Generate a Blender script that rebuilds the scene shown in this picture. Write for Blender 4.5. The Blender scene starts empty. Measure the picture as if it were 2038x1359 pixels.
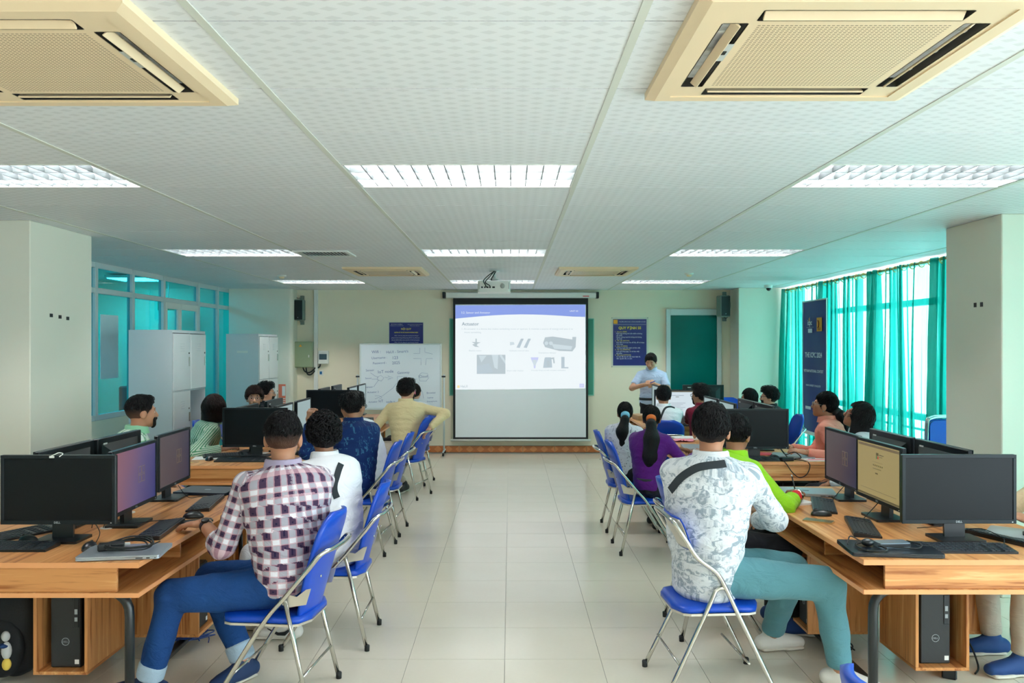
import bpy, math, random, numpy as np
from mathutils import Vector, Matrix

SC = bpy.context.scene
COL = SC.collection
R = math.radians
random.seed(7)
rng = np.random.default_rng(11)

# ------------------------------------------------------------------ camera, sky, exposure
CAMH = 1.70          # eye height in metres
CEIL = 2.59          # ceiling height
cam_data = bpy.data.cameras.new('camera')
cam = bpy.data.objects.new('camera', cam_data); COL.objects.link(cam)
cam.location = (0, 0, CAMH); cam.rotation_euler = (R(90), 0, 0)
cam_data.sensor_width = 36.0; cam_data.lens = 36.0 * 1658.0 / 2038.0
cam_data.shift_x = 3.5 / 2038.0; cam_data.shift_y = 8.5 / 2038.0
cam_data.clip_start = 0.05
SC.camera = cam
SC.view_settings.view_transform = 'Standard'
SC.view_settings.look = 'None'
SC.view_settings.gamma = 1.0
SC.view_settings.use_curve_mapping = False
EXPO = 1.27
SC.view_settings.exposure = EXPO
SC.cycles.max_bounces = 6
SC.cycles.diffuse_bounces = 4
SC.cycles.glossy_bounces = 3
SC.cycles.transparent_max_bounces = 10
SC.cycles.adaptive_threshold = 0.03
SC.cycles.use_light_tree = False
SC.cycles.caustics_reflective = False
SC.cycles.caustics_refractive = False
SC.cycles.sample_clamp_indirect = 6.0

TUBE = 42.0          # brightness of the fluorescent tubes
SKY = 4.2            # overcast daylight
w = bpy.data.worlds.new('overcast_sky'); SC.world = w; w.use_nodes = True
w.node_tree.nodes['Background'].inputs[0].default_value = (0.86, 0.94, 1.0, 1)
w.node_tree.nodes['Background'].inputs[1].default_value = SKY

# ------------------------------------------------------------------ material helpers
def lin(c):
    c = c / 255.0
    return c / 12.92 if c <= 0.04045 else ((c + 0.055) / 1.055) ** 2.4
def rgb(r, g, b): return (lin(r), lin(g), lin(b), 1.0)

MATS = {}
class NT:
    """small node-tree writer"""
    def __init__(s, name):
        s.m = bpy.data.materials.new(name); s.m.use_nodes = True
        s.t = s.m.node_tree; s.n = s.t.nodes; s.l = s.t.links
        s.b = s.n['Principled BSDF']; s.out = s.n['Material Output']
    def add(s, typ, **kw):
        n = s.n.new(typ)
        for k, v in kw.items():
            if hasattr(n, k): setattr(n, k, v)
        return n
    def put(s, sock, v):
        if isinstance(v, (int, float, tuple, list)): sock.default_value = v
        else: s.l.new(v, sock)
    def math(s, op, a, b=None, c=None):
        n = s.n.new('ShaderNodeMath'); n.operation = op
        s.put(n.inputs[0], a)
        if b is not None: s.put(n.inputs[1], b)
        if c is not None: s.put(n.inputs[2], c)
        return n.outputs[0]
    def mix(s, f, a, b):
        n = s.n.new('ShaderNodeMix'); n.data_type = 'RGBA'
        s.put(n.inputs[0], f); s.put(n.inputs[6], a); s.put(n.inputs[7], b)
        return n.outputs[2]
    def coord(s, which='Object'):
        return s.n.new('ShaderNodeTexCoord').outputs[which]
    def attr(s, name):
        n = s.n.new('ShaderNodeAttribute'); n.attribute_name = name; return n.outputs['Vector']
    def xyz(s, v):
        n = s.n.new('ShaderNodeSeparateXYZ'); s.l.new(v, n.inputs[0]); return n.outputs
    def scale(s, v, sc):
        n = s.n.new('ShaderNodeMapping'); s.l.new(v, n.inputs[0]); n.inputs['Scale'].default_value = sc; return n.outputs[0]
    def noise(s, v, scale, detail=3.0, rough=0.5, dist=0.0):
        n = s.n.new('ShaderNodeTexNoise'); s.l.new(v, n.inputs['Vector'])
        n.inputs['Scale'].default_value = scale; n.inputs['Detail'].default_value = detail
        n.inputs['Roughness'].default_value = rough; n.inputs['Distortion'].default_value = dist
        return n.outputs[0]
    def ramp(s, f, stops, interp='LINEAR'):
        n = s.n.new('ShaderNodeValToRGB'); s.l.new(f, n.inputs[0]); r = n.color_ramp; r.interpolation = interp
        while len(r.elements) < len(stops): r.elements.new(0.5)
        for e, (p, c) in zip(r.elements, stops): e.position = p; e.color = c
        return n.outputs[0]
    def bump(s, h, strength=0.2, dist=0.01):
        n = s.n.new('ShaderNodeBump'); s.l.new(h, n.inputs['Height'])
        n.inputs['Strength'].default_value = strength; n.inputs['Distance'].default_value = dist
        s.l.new(n.outputs[0], s.b.inputs['Normal'])
    def set(s, **kw):
        names = dict(color='Base Color', rough='Roughness', metal='Metallic', spec='Specular IOR Level', emit='Emission Color',
                     power='Emission Strength', alpha='Alpha', trans='Transmission Weight', coat='Coat Weight', sheen='Sheen Weight', sss='Subsurface Weight')
        for k, v in kw.items(): s.put(s.b.inputs[names[k]], v)
        return s.m

def plain(name, col, rough=0.5, metal=0.0, spec=0.5, var=0.04, scale=6.0, bump=0.0, bscale=120.0, coat=0.0):
    """plain coloured surface with slight procedural variation"""
    if name in MATS: return MATS[name]
    t = NT(name); co = t.coord()
    n = t.noise(co, scale, 3.0)
    dark = tuple(c * (1 - var) for c in col[:3]) + (1,)
    lite = tuple(min(1, c * (1 + var)) for c in col[:3]) + (1,)
    t.set(color=t.mix(n, dark, lite), rough=rough, metal=metal, spec=spec, coat=coat)
    if bump: t.bump(t.noise(co, bscale, 2.0), bump, 0.004)
    MATS[name] = t.m
    return t.m

def lit(name, col, power=0.9):
    """a display, or light painted as glow: its brightness is set against the camera's exposure"""
    m = glow(name, col, power / 2 ** EXPO); m.cycles.emission_sampling = 'NONE'
    return m
def glow(name, col, power):
    if name in MATS: return MATS[name]
    t = NT(name); t.set(color=(0.02, 0.02, 0.02, 1), emit=col, power=power, rough=0.4)
    MATS[name] = t.m
    return t.m

# ------------------------------------------------------------------ mesh helpers
class MB:
    def __init__(s): s.v = []; s.f = []; s.sm = []
    def add(s, vs, fs, smooth=False):
        o = len(s.v); s.v += [tuple(p) for p in vs]
        s.f += [tuple(i + o for i in f) for f in fs]; s.sm += [smooth] * len(fs)
        return s
    def box(s, x0, x1, y0, y1, z0, z1, c=0.0, M=None):
        """box, chamfered by c"""
        if x0 > x1: x0, x1 = x1, x0
        if y0 > y1: y0, y1 = y1, y0
        if z0 > z1: z0, z1 = z1, z0
        if c <= 0:
            vs = [(x, y, z) for z in (z0, z1) for y in (y0, y1) for x in (x0, x1)]
            fs = [(0, 2, 3, 1), (4, 5, 7, 6), (0, 1, 5, 4), (2, 6, 7, 3), (0, 4, 6, 2), (1, 3, 7, 5)]
        else:
            vs = []; fs = []; ix = {}
            X = (x0, x1); Y = (y0, y1); Z = (z0, z1); sg = (1, -1)
            for i in (0, 1):
                for j in (0, 1):
                    for k in (0, 1):
                        for a in range(3):
                            p = [X[i] + sg[i] * c, Y[j] + sg[j] * c, Z[k] + sg[k] * c]
                            p[a] = (X[i], Y[j], Z[k])[a]
                            ix[i, j, k, a] = len(vs); vs.append(tuple(p))
            q = lambda *k: ix[k]
            for d in (0, 1):
                fx = [q(d, 0, 0, 0), q(d, 1, 0, 0), q(d, 1, 1, 0), q(d, 0, 1, 0)]
                fy = [q(0, d, 0, 1), q(0, d, 1, 1), q(1, d, 1, 1), q(1, d, 0, 1)]
                fz = [q(0, 0, d, 2), q(1, 0, d, 2), q(1, 1, d, 2), q(0, 1, d, 2)]
                for f in (fx, fy, fz): fs.append(tuple(f if d else f[::-1]))
            for i in (0, 1):
                for j in (0, 1):
                    e = [q(i, j, 0, 0), q(i, j, 1, 0), q(i, j, 1, 1), q(i, j, 0, 1)]
                    fs.append(tuple(e if (i + j) % 2 else e[::-1]))
                    e = [q(i, 0, j, 0), q(i, 1, j, 0), q(i, 1, j, 2), q(i, 0, j, 2)]
                    fs.append(tuple(e[::-1] if (i + j) % 2 else e))
                    e = [q(0, i, j, 1), q(1, i, j, 1), q(1, i, j, 2), q(0, i, j, 2)]
                    fs.append(tuple(e if (i + j) % 2 else e[::-1]))
            for i in (0, 1):
                for j in (0, 1):
                    for k in (0, 1):
                        e = [q(i, j, k, 0), q(i, j, k, 1), q(i, j, k, 2)]
                        fs.append(tuple(e if (i + j + k) % 2 else e[::-1]))
        if M is not None: vs = [tuple(M @ Vector(p)) for p in vs]
        return s.add(vs, fs)
    def tube(s, pts, r, n=8, cap=True, closed=False):
        """round tube along points; r a number or one per point"""
        P = [Vector(p) for p in pts]; m = len(P)
        rr = r if isinstance(r, (list, tuple)) else [r] * m
        T = []
        for i in range(m):
            if closed: t = P[(i + 1) % m] - P[i - 1]
            else: t = P[min(i + 1, m - 1)] - P[max(i - 1, 0)]
            T.append(t.normalized() if t.length > 1e-9 else Vector((0, 0, 1)))
        u = T[0].orthogonal().normalized(); vs = []
        for i in range(m):
            u = (u - T[i] * u.dot(T[i]))
            u = u.normalized() if u.length > 1e-6 else T[i].orthogonal().normalized()
            w_ = T[i].cross(u)
            for k in range(n):
                a = 2 * math.pi * k / n
                vs.append(P[i] + (u * math.cos(a) + w_ * math.sin(a)) * rr[i])
        fs = []
        for i in range(m if closed else m - 1):
            j = (i + 1) % m
            for k in range(n):
                k2 = (k + 1) % n
                fs.append((i * n + k, i * n + k2, j * n + k2, j * n + k))
        s.add(vs, fs, True)
        if cap and not closed:
            o = len(s.v) - len(vs)
            s.f += [tuple(o + k for k in range(n))[::-1], tuple(o + (m - 1) * n + k for k in range(n))]; s.sm += [False, False]
        return s
    def cyl(s, a, b, r, n=12, r2=None): return s.tube([a, b], [r, r if r2 is None else r2], n)
    def lathe(s, prof, n=20, M=None):
        """prof: (radius, z) list, turned about z"""
        vs = []; fs = []
        for (r, z) in prof:
            for k in range(n):
                a = 2 * math.pi * k / n; vs.append(Vector((r * math.cos(a), r * math.sin(a), z)))
        for i in range(len(prof) - 1):
            for k in range(n):
                k2 = (k + 1) % n
                fs.append((i * n + k, i * n + k2, (i + 1) * n + k2, (i + 1) * n + k))
        fs += [tuple(range(n))[::-1], tuple((len(prof) - 1) * n + k for k in range(n))]
        if M is not None: vs = [M @ p for p in vs]
        return s.add(vs, fs, True)
    def prism(s, poly, h0, h1, axis='z', M=None):
        """polygon (2-D, ccw) extruded from h0 to h1 along axis"""
        def pt(p, h):
            return {'z': (p[0], p[1], h), 'y': (p[0], h, p[1]), 'x': (h, p[0], p[1])}[axis]
        n = len(poly); vs = [pt(p, h0) for p in poly] + [pt(p, h1) for p in poly]
        fs = [tuple(range(n))[::-1], tuple(range(n, 2 * n))] + [(i, (i + 1) % n, n + (i + 1) % n, n + i) for i in range(n)]
        if axis == 'y': fs = [f[::-1] for f in fs]
        if M is not None: vs = [tuple(M @ Vector(p)) for p in vs]
        return s.add(vs, fs)
    def ell(s, c, r, n=16, m=10, M=None):
        vs = []; fs = []
        for i in range(m + 1):
            t = math.pi * i / m
            for k in range(n):
                a = 2 * math.pi * k / n
                p = Vector((r[0] * math.sin(t) * math.cos(a), r[1] * math.sin(t) * math.sin(a), -r[2] * math.cos(t)))
                if M is not None: p = M @ p
                vs.append(Vector(c) + p)
        for i in range(m):
            for k in range(n):
                k2 = (k + 1) % n
                fs.append((i * n + k, i * n + k2, (i + 1) * n + k2, (i + 1) * n + k))
        return s.add(vs, fs, True)
    def mesh(s, name, mat=None):
        me = bpy.data.meshes.new(name); me.from_pydata(s.v, [], s.f)
        if any(s.sm): me.polygons.foreach_set('use_smooth', s.sm)
        if mat: me.materials.append(mat)
        me.update(); return me
    def build(s, name, mat, parent=None, loc=None, rot=None, **props):
        return link(name, s.mesh(name, mat), parent, loc, rot, **props)

def link(name, data, parent=None, loc=None, rot=None, **props):
    o = bpy.data.objects.new(name, data); COL.objects.link(o)
    if parent is not None: o.parent = parent
    if loc is not None: o.location = loc
    if rot is not None: o.rotation_euler = rot
    for k, v in props.items(): o[k] = v
    return o
def thing(name, label, cat, loc=(0, 0, 0), rz=0.0, group=None):
    o = bpy.data.objects.new(name, None); COL.objects.link(o); o.empty_display_size = 0.05
    o.location = loc; o.rotation_euler = (0, 0, rz); o['label'] = label; o['category'] = cat
    if group: o['group'] = group
    return o
def tag(o, label, cat, group=None):
    o['label'] = label; o['category'] = cat
    if group: o['group'] = group
    return o
KIDS = {}
def copy_tree(o, parent=None):
    c = o.copy(); COL.objects.link(c)
    if parent is not None: c.parent = parent
    for ch in list(o.children): copy_tree(ch, c)
    return c
def arc(c, r, a0, a1, n, plane='xz'):
    out = []
    for i in range(n + 1):
        a = R(a0 + (a1 - a0) * i / n); u = r * math.cos(a); v = r * math.sin(a)
        out.append({'xz': (c[0] + u, c[1], c[2] + v), 'xy': (c[0] + u, c[1] + v, c[2]), 'yz': (c[0], c[1] + u, c[2] + v)}[plane])
    return out
def smooth_path(pts, n=6, closed=False):
    """Catmull-Rom through pts"""
    P = [Vector(p) for p in pts]; m = len(P); out = []
    for i in range(m if closed else m - 1):
        if closed: p0, p1, p2, p3 = P[i - 1], P[i], P[(i + 1) % m], P[(i + 2) % m]
        else: p0, p1, p2, p3 = P[max(i - 1, 0)], P[i], P[i + 1], P[min(i + 2, m - 1)]
        for k in range(n):
            t = k / n
            out.append(0.5 * ((2 * p1) + (p2 - p0) * t + (2 * p0 - 5 * p1 + 4 * p2 - p3) * t * t + (3 * p1 - p0 - 3 * p2 + p3) * t ** 3))
    if not closed: out.append(P[-1])
    return out
def rrect(w, h, r, n=5, cx=0, cy=0):
    out = []
    for (sx, sy, a) in ((1, -1, -90), (1, 1, 0), (-1, 1, 90), (-1, -1, 180)):
        for i in range(n + 1):
            t = R(a + 90 * i / n)
            out.append((cx + sx * (w / 2 - r) + r * math.cos(t), cy + sy * (h / 2 - r) + r * math.sin(t)))
    return out
def pad(rows, depth, thick, nu=10, axis='z', bow=0.0):
    """cushion / shell: rows = (half width, p, q) with p the running and q the normal coordinate; returns MB.
    axis 'z': running coordinate is z, normal is y (a backrest); axis 'y': running is y, normal is z (a seat)"""
    m = MB(); nr = len(rows); F = []; B = []
    def P(x, p, q): return (x, q, p) if axis == 'z' else (x, p, q)
    for (hw, p, q) in rows:
        for i in range(nu + 1):
            u = -1 + 2 * i / nu
            e = bow * u * u
            F.append(P(u * hw, p, q + e + depth * (1 - u ** 4))); B.append(P(u * hw, p, q + e - thick))
    n1 = nu + 1; vs = F + B; o = len(F); fs = []
    for j in range(nr - 1):
        for i in range(nu):
            a = j * n1 + i
            fs.append((a, a + 1, a + n1 + 1, a + n1)); fs.append((o + a, o + a + n1, o + a + n1 + 1, o + a + 1))
    for j in range(nr - 1):
        a = j * n1; fs.append((a, a + n1, o + a + n1, o + a))
        a = j * n1 + nu; fs.append((a, o + a, o + a + n1, a + n1))
    for i in range(nu):
        a = i; fs.append((a, o + a, o + a + 1, a + 1))
        a = (nr - 1) * n1 + i; fs.append((a, a + 1, o + a + 1, o + a))
    if axis == 'z': fs = [f[::-1] for f in fs]
    return m.add(vs, fs, True)
def text_mesh(body, size, name='lettering', bold=0.0, spacing=1.0, extrude=0.0):
    cu = bpy.data.curves.new(name, 'FONT'); cu.body = body; cu.size = size; cu.offset = bold; cu.extrude = extrude
    cu.resolution_u = 2; cu.align_x = 'LEFT'; cu.space_character = spacing
    o = bpy.data.objects.new(name, cu); COL.objects.link(o)
    dg = bpy.context.evaluated_depsgraph_get(); dg.update()
    me = bpy.data.meshes.new_from_object(o.evaluated_get(dg)); me.name = name
    bpy.data.objects.remove(o); bpy.data.curves.remove(cu)
    return me
def text(body, width, loc, mat, parent, name='lettering', rot=(math.pi / 2, 0, 0), align='LEFT', size=None, bold=0.0, **props):
    """flat lettering fitted to a width (or to a size), its left/centre at loc; default faces -Y"""
    me = text_mesh(body, 1.0, name, bold)
    n = len(me.vertices); co = np.empty(n * 3, np.float32); me.vertices.foreach_get('co', co); co = co.reshape(-1, 3)
    x0, x1 = co[:, 0].min(), co[:, 0].max()
    k = size if size else width / (x1 - x0)
    co[:, 0] -= x0 if align == 'LEFT' else (x0 + x1) / 2 if align == 'CENTER' else x1
    co *= k
    me.vertices.foreach_set('co', co.ravel()); me.materials.clear(); me.materials.append(mat); me.update()
    return link(name, me, parent, loc, rot, **props)
# ------------------------------------------------------------------ shared materials
M = {}
M['wall'] = plain('cream_paint', rgb(238, 229, 206), 0.75, var=0.02, scale=1.3, bump=0.04, bscale=60)
M['pillar'] = plain('pale_paint', rgb(231, 228, 213), 0.72, var=0.02, scale=1.5, bump=0.04, bscale=60)
M['white'] = plain('white_plastic', rgb(232, 233, 228), 0.4)
M['alu'] = plain('white_aluminium', rgb(206, 214, 214), 0.35)
M['chrome'] = plain('polished_steel', rgb(205, 203, 196), 0.16, metal=1.0, var=0.02)
M['black'] = plain('black_plastic', rgb(22, 27, 32), 0.35, var=0.08)
M['matte_black'] = plain('matte_black', rgb(18, 20, 23), 0.6)
M['rubber'] = plain('black_rubber', rgb(20, 24, 26), 0.7)
M['dark_steel'] = plain('black_steel_tube', rgb(24, 30, 34), 0.3, spec=0.6)
M['silver'] = plain('silver_laptop_shell', rgb(176, 186, 196), 0.32, metal=0.6)
M['grey_metal'] = plain('grey_locker_steel', rgb(214, 220, 224), 0.45, var=0.02)
M['locker_door'] = plain('pale_locker_door', rgb(226, 231, 233), 0.45, var=0.02)
M['beige'] = plain('yellowed_plastic', rgb(238, 214, 178), 0.45, var=0.03, scale=3)
M['dark_slot'] = plain('dark_slot', rgb(38, 36, 34), 0.6)
M['paper'] = plain('white_paper', rgb(238, 238, 236), 0.7)
M['navy_print'] = plain('navy_print', rgb(22, 34, 120), 0.35, var=0.06, scale=3)
M['yellow_print'] = plain('yellow_print', rgb(245, 225, 90), 0.6)
M['white_print'] = plain('white_print', rgb(228, 232, 245), 0.6)
M['orange_print'] = plain('orange_print', rgb(240, 165, 40), 0.5)
M['ink'] = plain('blue_marker_ink', rgb(96, 120, 170), 0.6)
M['logo_grey'] = plain('pale_logo_print', rgb(170, 178, 184), 0.4)
M['grout'] = plain('grey_grout', rgb(158, 156, 146), 0.9)
M['curtain_gold'] = plain('brass_rod', rgb(222, 190, 120), 0.3, metal=0.6)

def wood(name, axis, a=(208, 144, 86), b=(158, 92, 44), c=(230, 178, 120)):
    t = NT(name); co = t.coord()
    sc = [16.0, 16.0, 16.0]; sc['xyz'.index(axis)] = 0.7
    v = t.scale(co, sc)
    n1 = t.noise(v, 1.6, 5.0, 0.62, 0.35)
    sc2 = [70.0] * 3; sc2['xyz'.index(axis)] = 2.0
    n2 = t.noise(t.scale(co, sc2), 1.0, 3.0, 0.6)
    f = t.math('ADD', t.math('MULTIPLY', n1, 0.8), t.math('MULTIPLY', n2, 0.2))
    col = t.ramp(f, [(0.38, rgb(*b)), (0.47, rgb(*a)), (0.54, rgb(*a)), (0.63, rgb(*c))])
    t.set(color=col, rough=0.38, spec=0.4)
    return t.m
M['wood_x'] = wood('wood_laminate_grain_x', 'x'); M['wood_y'] = wood('wood_laminate_grain_y', 'y'); M['wood_z'] = wood('wood_laminate_grain_z', 'z')
M['wood_edge'] = plain('wood_edge_band', rgb(228, 158, 102), 0.4, var=0.06, scale=14)

def tile_mat():
    t = NT('polished_floor_tile'); co = t.coord('Object')
    gi = t.n.new('ShaderNodeObjectInfo').outputs['Random']
    n = t.noise(co, 3.0, 4.0); n2 = t.noise(co, 45.0, 2.0)
    c = t.mix(n, rgb(222, 214, 196), rgb(230, 224, 208))
    c = t.mix(t.math('MULTIPLY', n2, 0.25), c, rgb(208, 200, 184))
    c = t.mix(t.math('MULTIPLY', gi, 0.35), c, rgb(216, 210, 194))
    t.set(color=c, rough=0.17, spec=0.5)
    return t.m
M['tile'] = tile_mat()

def ceil_mat():
    t = NT('printed_ceiling_tile'); co = t.coord('Object'); x, y, z = t.xyz(co)
    a = t.math('ADD', t.math('DIVIDE', x, 0.105), t.math('DIVIDE', y, 0.062))
    b = t.math('SUBTRACT', t.math('DIVIDE', x, 0.105), t.math('DIVIDE', y, 0.062))
    fa = t.math('FRACT', a); fb = t.math('FRACT', b)
    l = t.math('MULTIPLY', t.math('LESS_THAN', fa, 0.5), t.math('LESS_THAN', fb, 0.5))
    fine = t.math('MULTIPLY', t.math('LESS_THAN', t.math('FRACT', t.math('MULTIPLY', fb, 6.0)), 0.5), 0.25)
    n = t.noise(co, 2.2, 3.0)
    base = t.mix(n, rgb(228, 230, 234), rgb(236, 238, 240))
    c = t.mix(t.math('MULTIPLY', t.math('ADD', l, t.math('MULTIPLY', fine, t.math('SUBTRACT', 1.0, l))), 0.55), base, rgb(206, 208, 210))
    t.set(color=c, rough=0.5, spec=0.35)
    return t.m
M['ceil_tile'] = ceil_mat()
M['cross_bar'] = plain('ceiling_cross_runner', rgb(104, 108, 100), 0.6)
M['ceil_bar'] = plain('ceiling_runner', rgb(212, 214, 204), 0.5)

def glass(name, col, gloss=0.12, rough=0.0):
    t = NT(name); t.n.remove(t.b)
    tr = t.n.new('ShaderNodeBsdfTransparent'); tr.inputs[0].default_value = col
    g = t.n.new('ShaderNodeBsdfGlossy'); g.inputs['Roughness'].default_value = rough; g.inputs[0].default_value = (0.9, 0.95, 0.95, 1)
    fr = t.n.new('ShaderNodeFresnel'); fr.inputs[0].default_value = 1.45
    mx = t.n.new('ShaderNodeMixShader')
    bf = t.n.new('ShaderNodeNewGeometry').outputs['Backfacing']
    t.l.new(t.math('MULTIPLY', t.math('ADD', fr.outputs[0], gloss - 0.04), t.math('SUBTRACT', 1.0, bf)), mx.inputs[0]); t.l.new(tr.outputs[0], mx.inputs[1]); t.l.new(g.outputs[0], mx.inputs[2])
    t.l.new(mx.outputs[0], t.out.inputs[0])
    return t.m
M['teal_glass'] = glass('teal_tinted_glass', (0.10, 0.70, 0.80, 1), 0.08)
M['clear_glass'] = glass('clear_window_glass', (0.93, 0.97, 0.97, 1), 0.05)
M['lens_glass'] = glass('spectacle_lens', (0.9, 0.93, 0.95, 1), 0.10)

def sheer():
    t = NT('sheer_teal_curtain'); t.n.remove(t.b)
    tr = t.n.new('ShaderNodeBsdfTransparent'); tr.inputs[0].default_value = (0.44, 0.80, 0.74, 1)
    tl = t.n.new('ShaderNodeBsdfTranslucent'); tl.inputs[0].default_value = (0.015, 0.44, 0.37, 1)
    df = t.n.new('ShaderNodeBsdfDiffuse'); df.inputs[0].default_value = (0.01, 0.34, 0.29, 1)
    m1 = t.n.new('ShaderNodeMixShader'); m1.inputs[0].default_value = 0.5
    t.l.new(tl.outputs[0], m1.inputs[1]); t.l.new(df.outputs[0], m1.inputs[2])
    m2 = t.n.new('ShaderNodeMixShader')
    co = t.scale(t.coord(), (1.0, 1.0, 0.02)); n = t.noise(co, 90.0, 2.0)
    t.l.new(t.math('MULTIPLY_ADD', n, 0.25, 0.55), m2.inputs[0])
    t.l.new(tr.outputs[0], m2.inputs[1]); t.l.new(m1.outputs[0], m2.inputs[2])
    t.l.new(m2.outputs[0], t.out.inputs[0])
    return t.m
M['sheer'] = sheer()

# ------------------------------------------------------------------ the room
XL, XR, YB, YN = -4.40, 4.40, 13.30, -5.5       # left, right, far and near limits
S = dict(kind='structure')

# floor: grout bed, then tiles
floor = MB().box(XL - 2.4, XR + 0.3, YN - 0.2, YB + 0.3, -0.12, -0.004).build('floor', M['grout'], **S)
TX, TY = 0.52, 0.502
tile_me = MB().box(-TX / 2 + .0014, TX / 2 - .0014, -TY / 2 + .0014, TY / 2 - .0014, -0.004, 0.0).mesh('floor_tile', M['tile'])
cells = []
for i in range(-9, 9):
    for j in range(-20, 18):
        cx = -0.03 + TX * (i + 0.5); cy = 4.52 + TY * (j + 0.5)
        if XL - 0.1 < cx < XR + 0.1 and YN < cy < YB: cells.append((cx, cy))
near = sorted([c for c in cells if c[1] > 3.9 and abs(c[0]) < 0.68 * c[1]], key=lambda c: (abs(c[0]) > 1.9, c[1]))[:270]
for (cx, cy) in near: link('floor_tile', tile_me, floor, (cx, cy, 0))
nb = MB()
for c in set(cells) - set(near):
    nb.box(c[0] - TX / 2 + .0014, c[0] + TX / 2 - .0014, c[1] - TY / 2 + .0014, c[1] + TY / 2 - .0014, -0.004, 0.0)
nb.build('floor_tiles_beyond', M['tile'], floor, kind='stuff')

# walls
wf = MB().box(XL - 2.4, XR + 0.3, YB, YB + 0.2, 0, CEIL + 0.2).build('wall_front', M['wall'], **S)
MB().box(XL - 0.2, XR + 0.3, YN - 0.2, YN, 0, CEIL + 0.2).build('wall_back', M['wall'], **S)
wl = MB(); wl.box(XL - 0.1, XL, YN, 10.57, 0, 0.90); wl.box(XL - 0.1, XL, YN, -0.5, 0.90, CEIL + 0.1)
wl.build('wall_left', M['wall'], **S)
wr = MB(); wr.box(XR, XR + 0.2, YN, 12.8, 0, 0.10)
wr.build('wall_right', M['pillar'], **S)
def pillar(name, x0, x1, y0, y1):
    return MB().box(x0, x1, y0, y1, 0, CEIL, 0.006).build(name, M['pillar'], **S)
pillar('wall_pillar_left', -4.39, -3.40, 5.90, 6.77)
pillar('wall_pillar_right', 3.31, 4.38, 5.61, 6.33)
pillar('wall_pillar_front_right', 3.51, 4.42, 12.80, 13.30)
m = MB(); poly = [(-4.39, 13.0), (-3.46, 13.0)] + [(-3.46 + 0.06 * math.sin(R(a)), 13.06 - 0.06 * math.cos(R(a))) for a in range(15, 91, 15)] + [(-3.40, 13.3), (-4.39, 13.3)]
m.prism(poly, 0, CEIL).build('wall_pillar_front_left', M['pillar'], **S)
# black tape squares on the pillars
for k, (y, z) in enumerate(((6.17, 1.925), (6.29, 1.918), (6.40, 1.91))):
    tag(MB().box(-3.40, -3.398, y - .02, y + .02, z - .013, z + .013).build('tape_square', M['matte_black']), ('nearest', 'middle', 'farthest')[k] + ' small black tape square on the left pillar side', 'tape', 'tape squares on the left pillar')
for k, (y, z) in enumerate(((5.93, 1.99), (5.85, 1.99))):
    tag(MB().box(3.308, 3.31, y - .017, y + .017, z - .016, z + .016).build('tape_square', M['matte_black']), ('farther', 'nearer')[k] + ' small black tape square on the right pillar side', 'tape', 'tape squares on the right pillar')

# baseboard of orange tiles on the far wall
def base_mat():
    t = NT('orange_skirting_tile'); x, y, z = t.xyz(t.coord('Object'))
    d = t.math('ADD', t.math('ABSOLUTE', t.math('SUBTRACT', t.math('FRACT', t.math('DIVIDE', x, 0.17)), 0.5)), t.math('MULTIPLY', t.math('ABSOLUTE', z), 6.5))
    n = t.noise(t.coord('Object'), 24, 4, 0.6)
    c = t.mix(t.math('LESS_THAN', d, 0.36), rgb(196, 116, 70), rgb(226, 152, 98))
    c = t.mix(t.math('MULTIPLY', n, 0.6), c, rgb(222, 130, 74))
    t.set(color=c, rough=0.3)
    return t.m
M['skirting'] = base_mat()
bb = MB().box(-3.4, 3.5, 13.288, 13.3, 0, 0.108).build('baseboard_front', M['grout'], **S)
bme = MB().box(-0.252, 0.252, -0.012, 0, -0.05, 0.05, 0.002).mesh('skirting_tile', M['skirting'])
for i in range(14): link('skirting_tile', bme, bb, (-3.1 + 0.508 * i, 13.29, 0.053))

# ceiling: slab above, tiles in a 1.2 x 0.6 grid, runners
ceil = MB().box(XL - 2.4, XR + 0.3, YN - 0.2, YB + 0.3, CEIL + 0.16, CEIL + 0.26).build('ceiling', M['white'], **S)
CX0, CY0 = -0.845, 2.284
LAMPS = [(c, r) for r in (-8, -3, 3, 9, 15) for c in (-2, 0, 2)]      # (column, row) of the light fixtures
lampset = set(LAMPS)
cme = MB().box(-.5965, .5965, -.2955, .2955, 0, 0.012).mesh('ceiling_tile', M['ceil_tile'])
rest = MB()
for c in range(-3, 5):
    for r in range(-13, 19):
        if (c, r) in lampset: continue
        x0, x1 = CX0 + 1.2 * c + .0035, CX0 + 1.2 * (c + 1) - .0035
        y0, y1 = CY0 + 0.6 * r + .0025, CY0 + 0.6 * (r + 1) - .0025
        if y0 > YB or x0 > 4.4 or x1 < -4.4: continue
        full = x0 > -4.45 and x1 < 4.4 and y1 < YB + .01
        if full and r >= -1: link('ceiling_tile', cme, ceil, ((x0 + x1) / 2, (y0 + y1) / 2, CEIL))
        elif r >= -1: MB().box(max(x0, -4.4), min(x1, 4.4), y0, min(y1, YB), CEIL, CEIL + .012).build('ceiling_tile', M['ceil_tile'], ceil)
        else: rest.box(max(x0, -4.4), min(x1, 4.4), y0, min(y1, YB), CEIL, CEIL + .012)
rest.build('ceiling_tiles_beyond', M['ceil_tile'], ceil, kind='stuff')
for c in range(-3, 6):
    x = CX0 + 1.2 * c
    if abs(x) < 4.4: MB().box(x - .013, x + .013, YN, YB, CEIL - .003, CEIL + .02).build('runner', M['ceil_bar'], ceil)
for r in range(-13, 19):
    y = CY0 + 0.6 * r
    if r >= -1: MB().box(-4.4, 4.4, y - .005, y + .005, CEIL + .009, CEIL + .014).build('cross_runner', M['cross_bar'], ceil)

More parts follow.
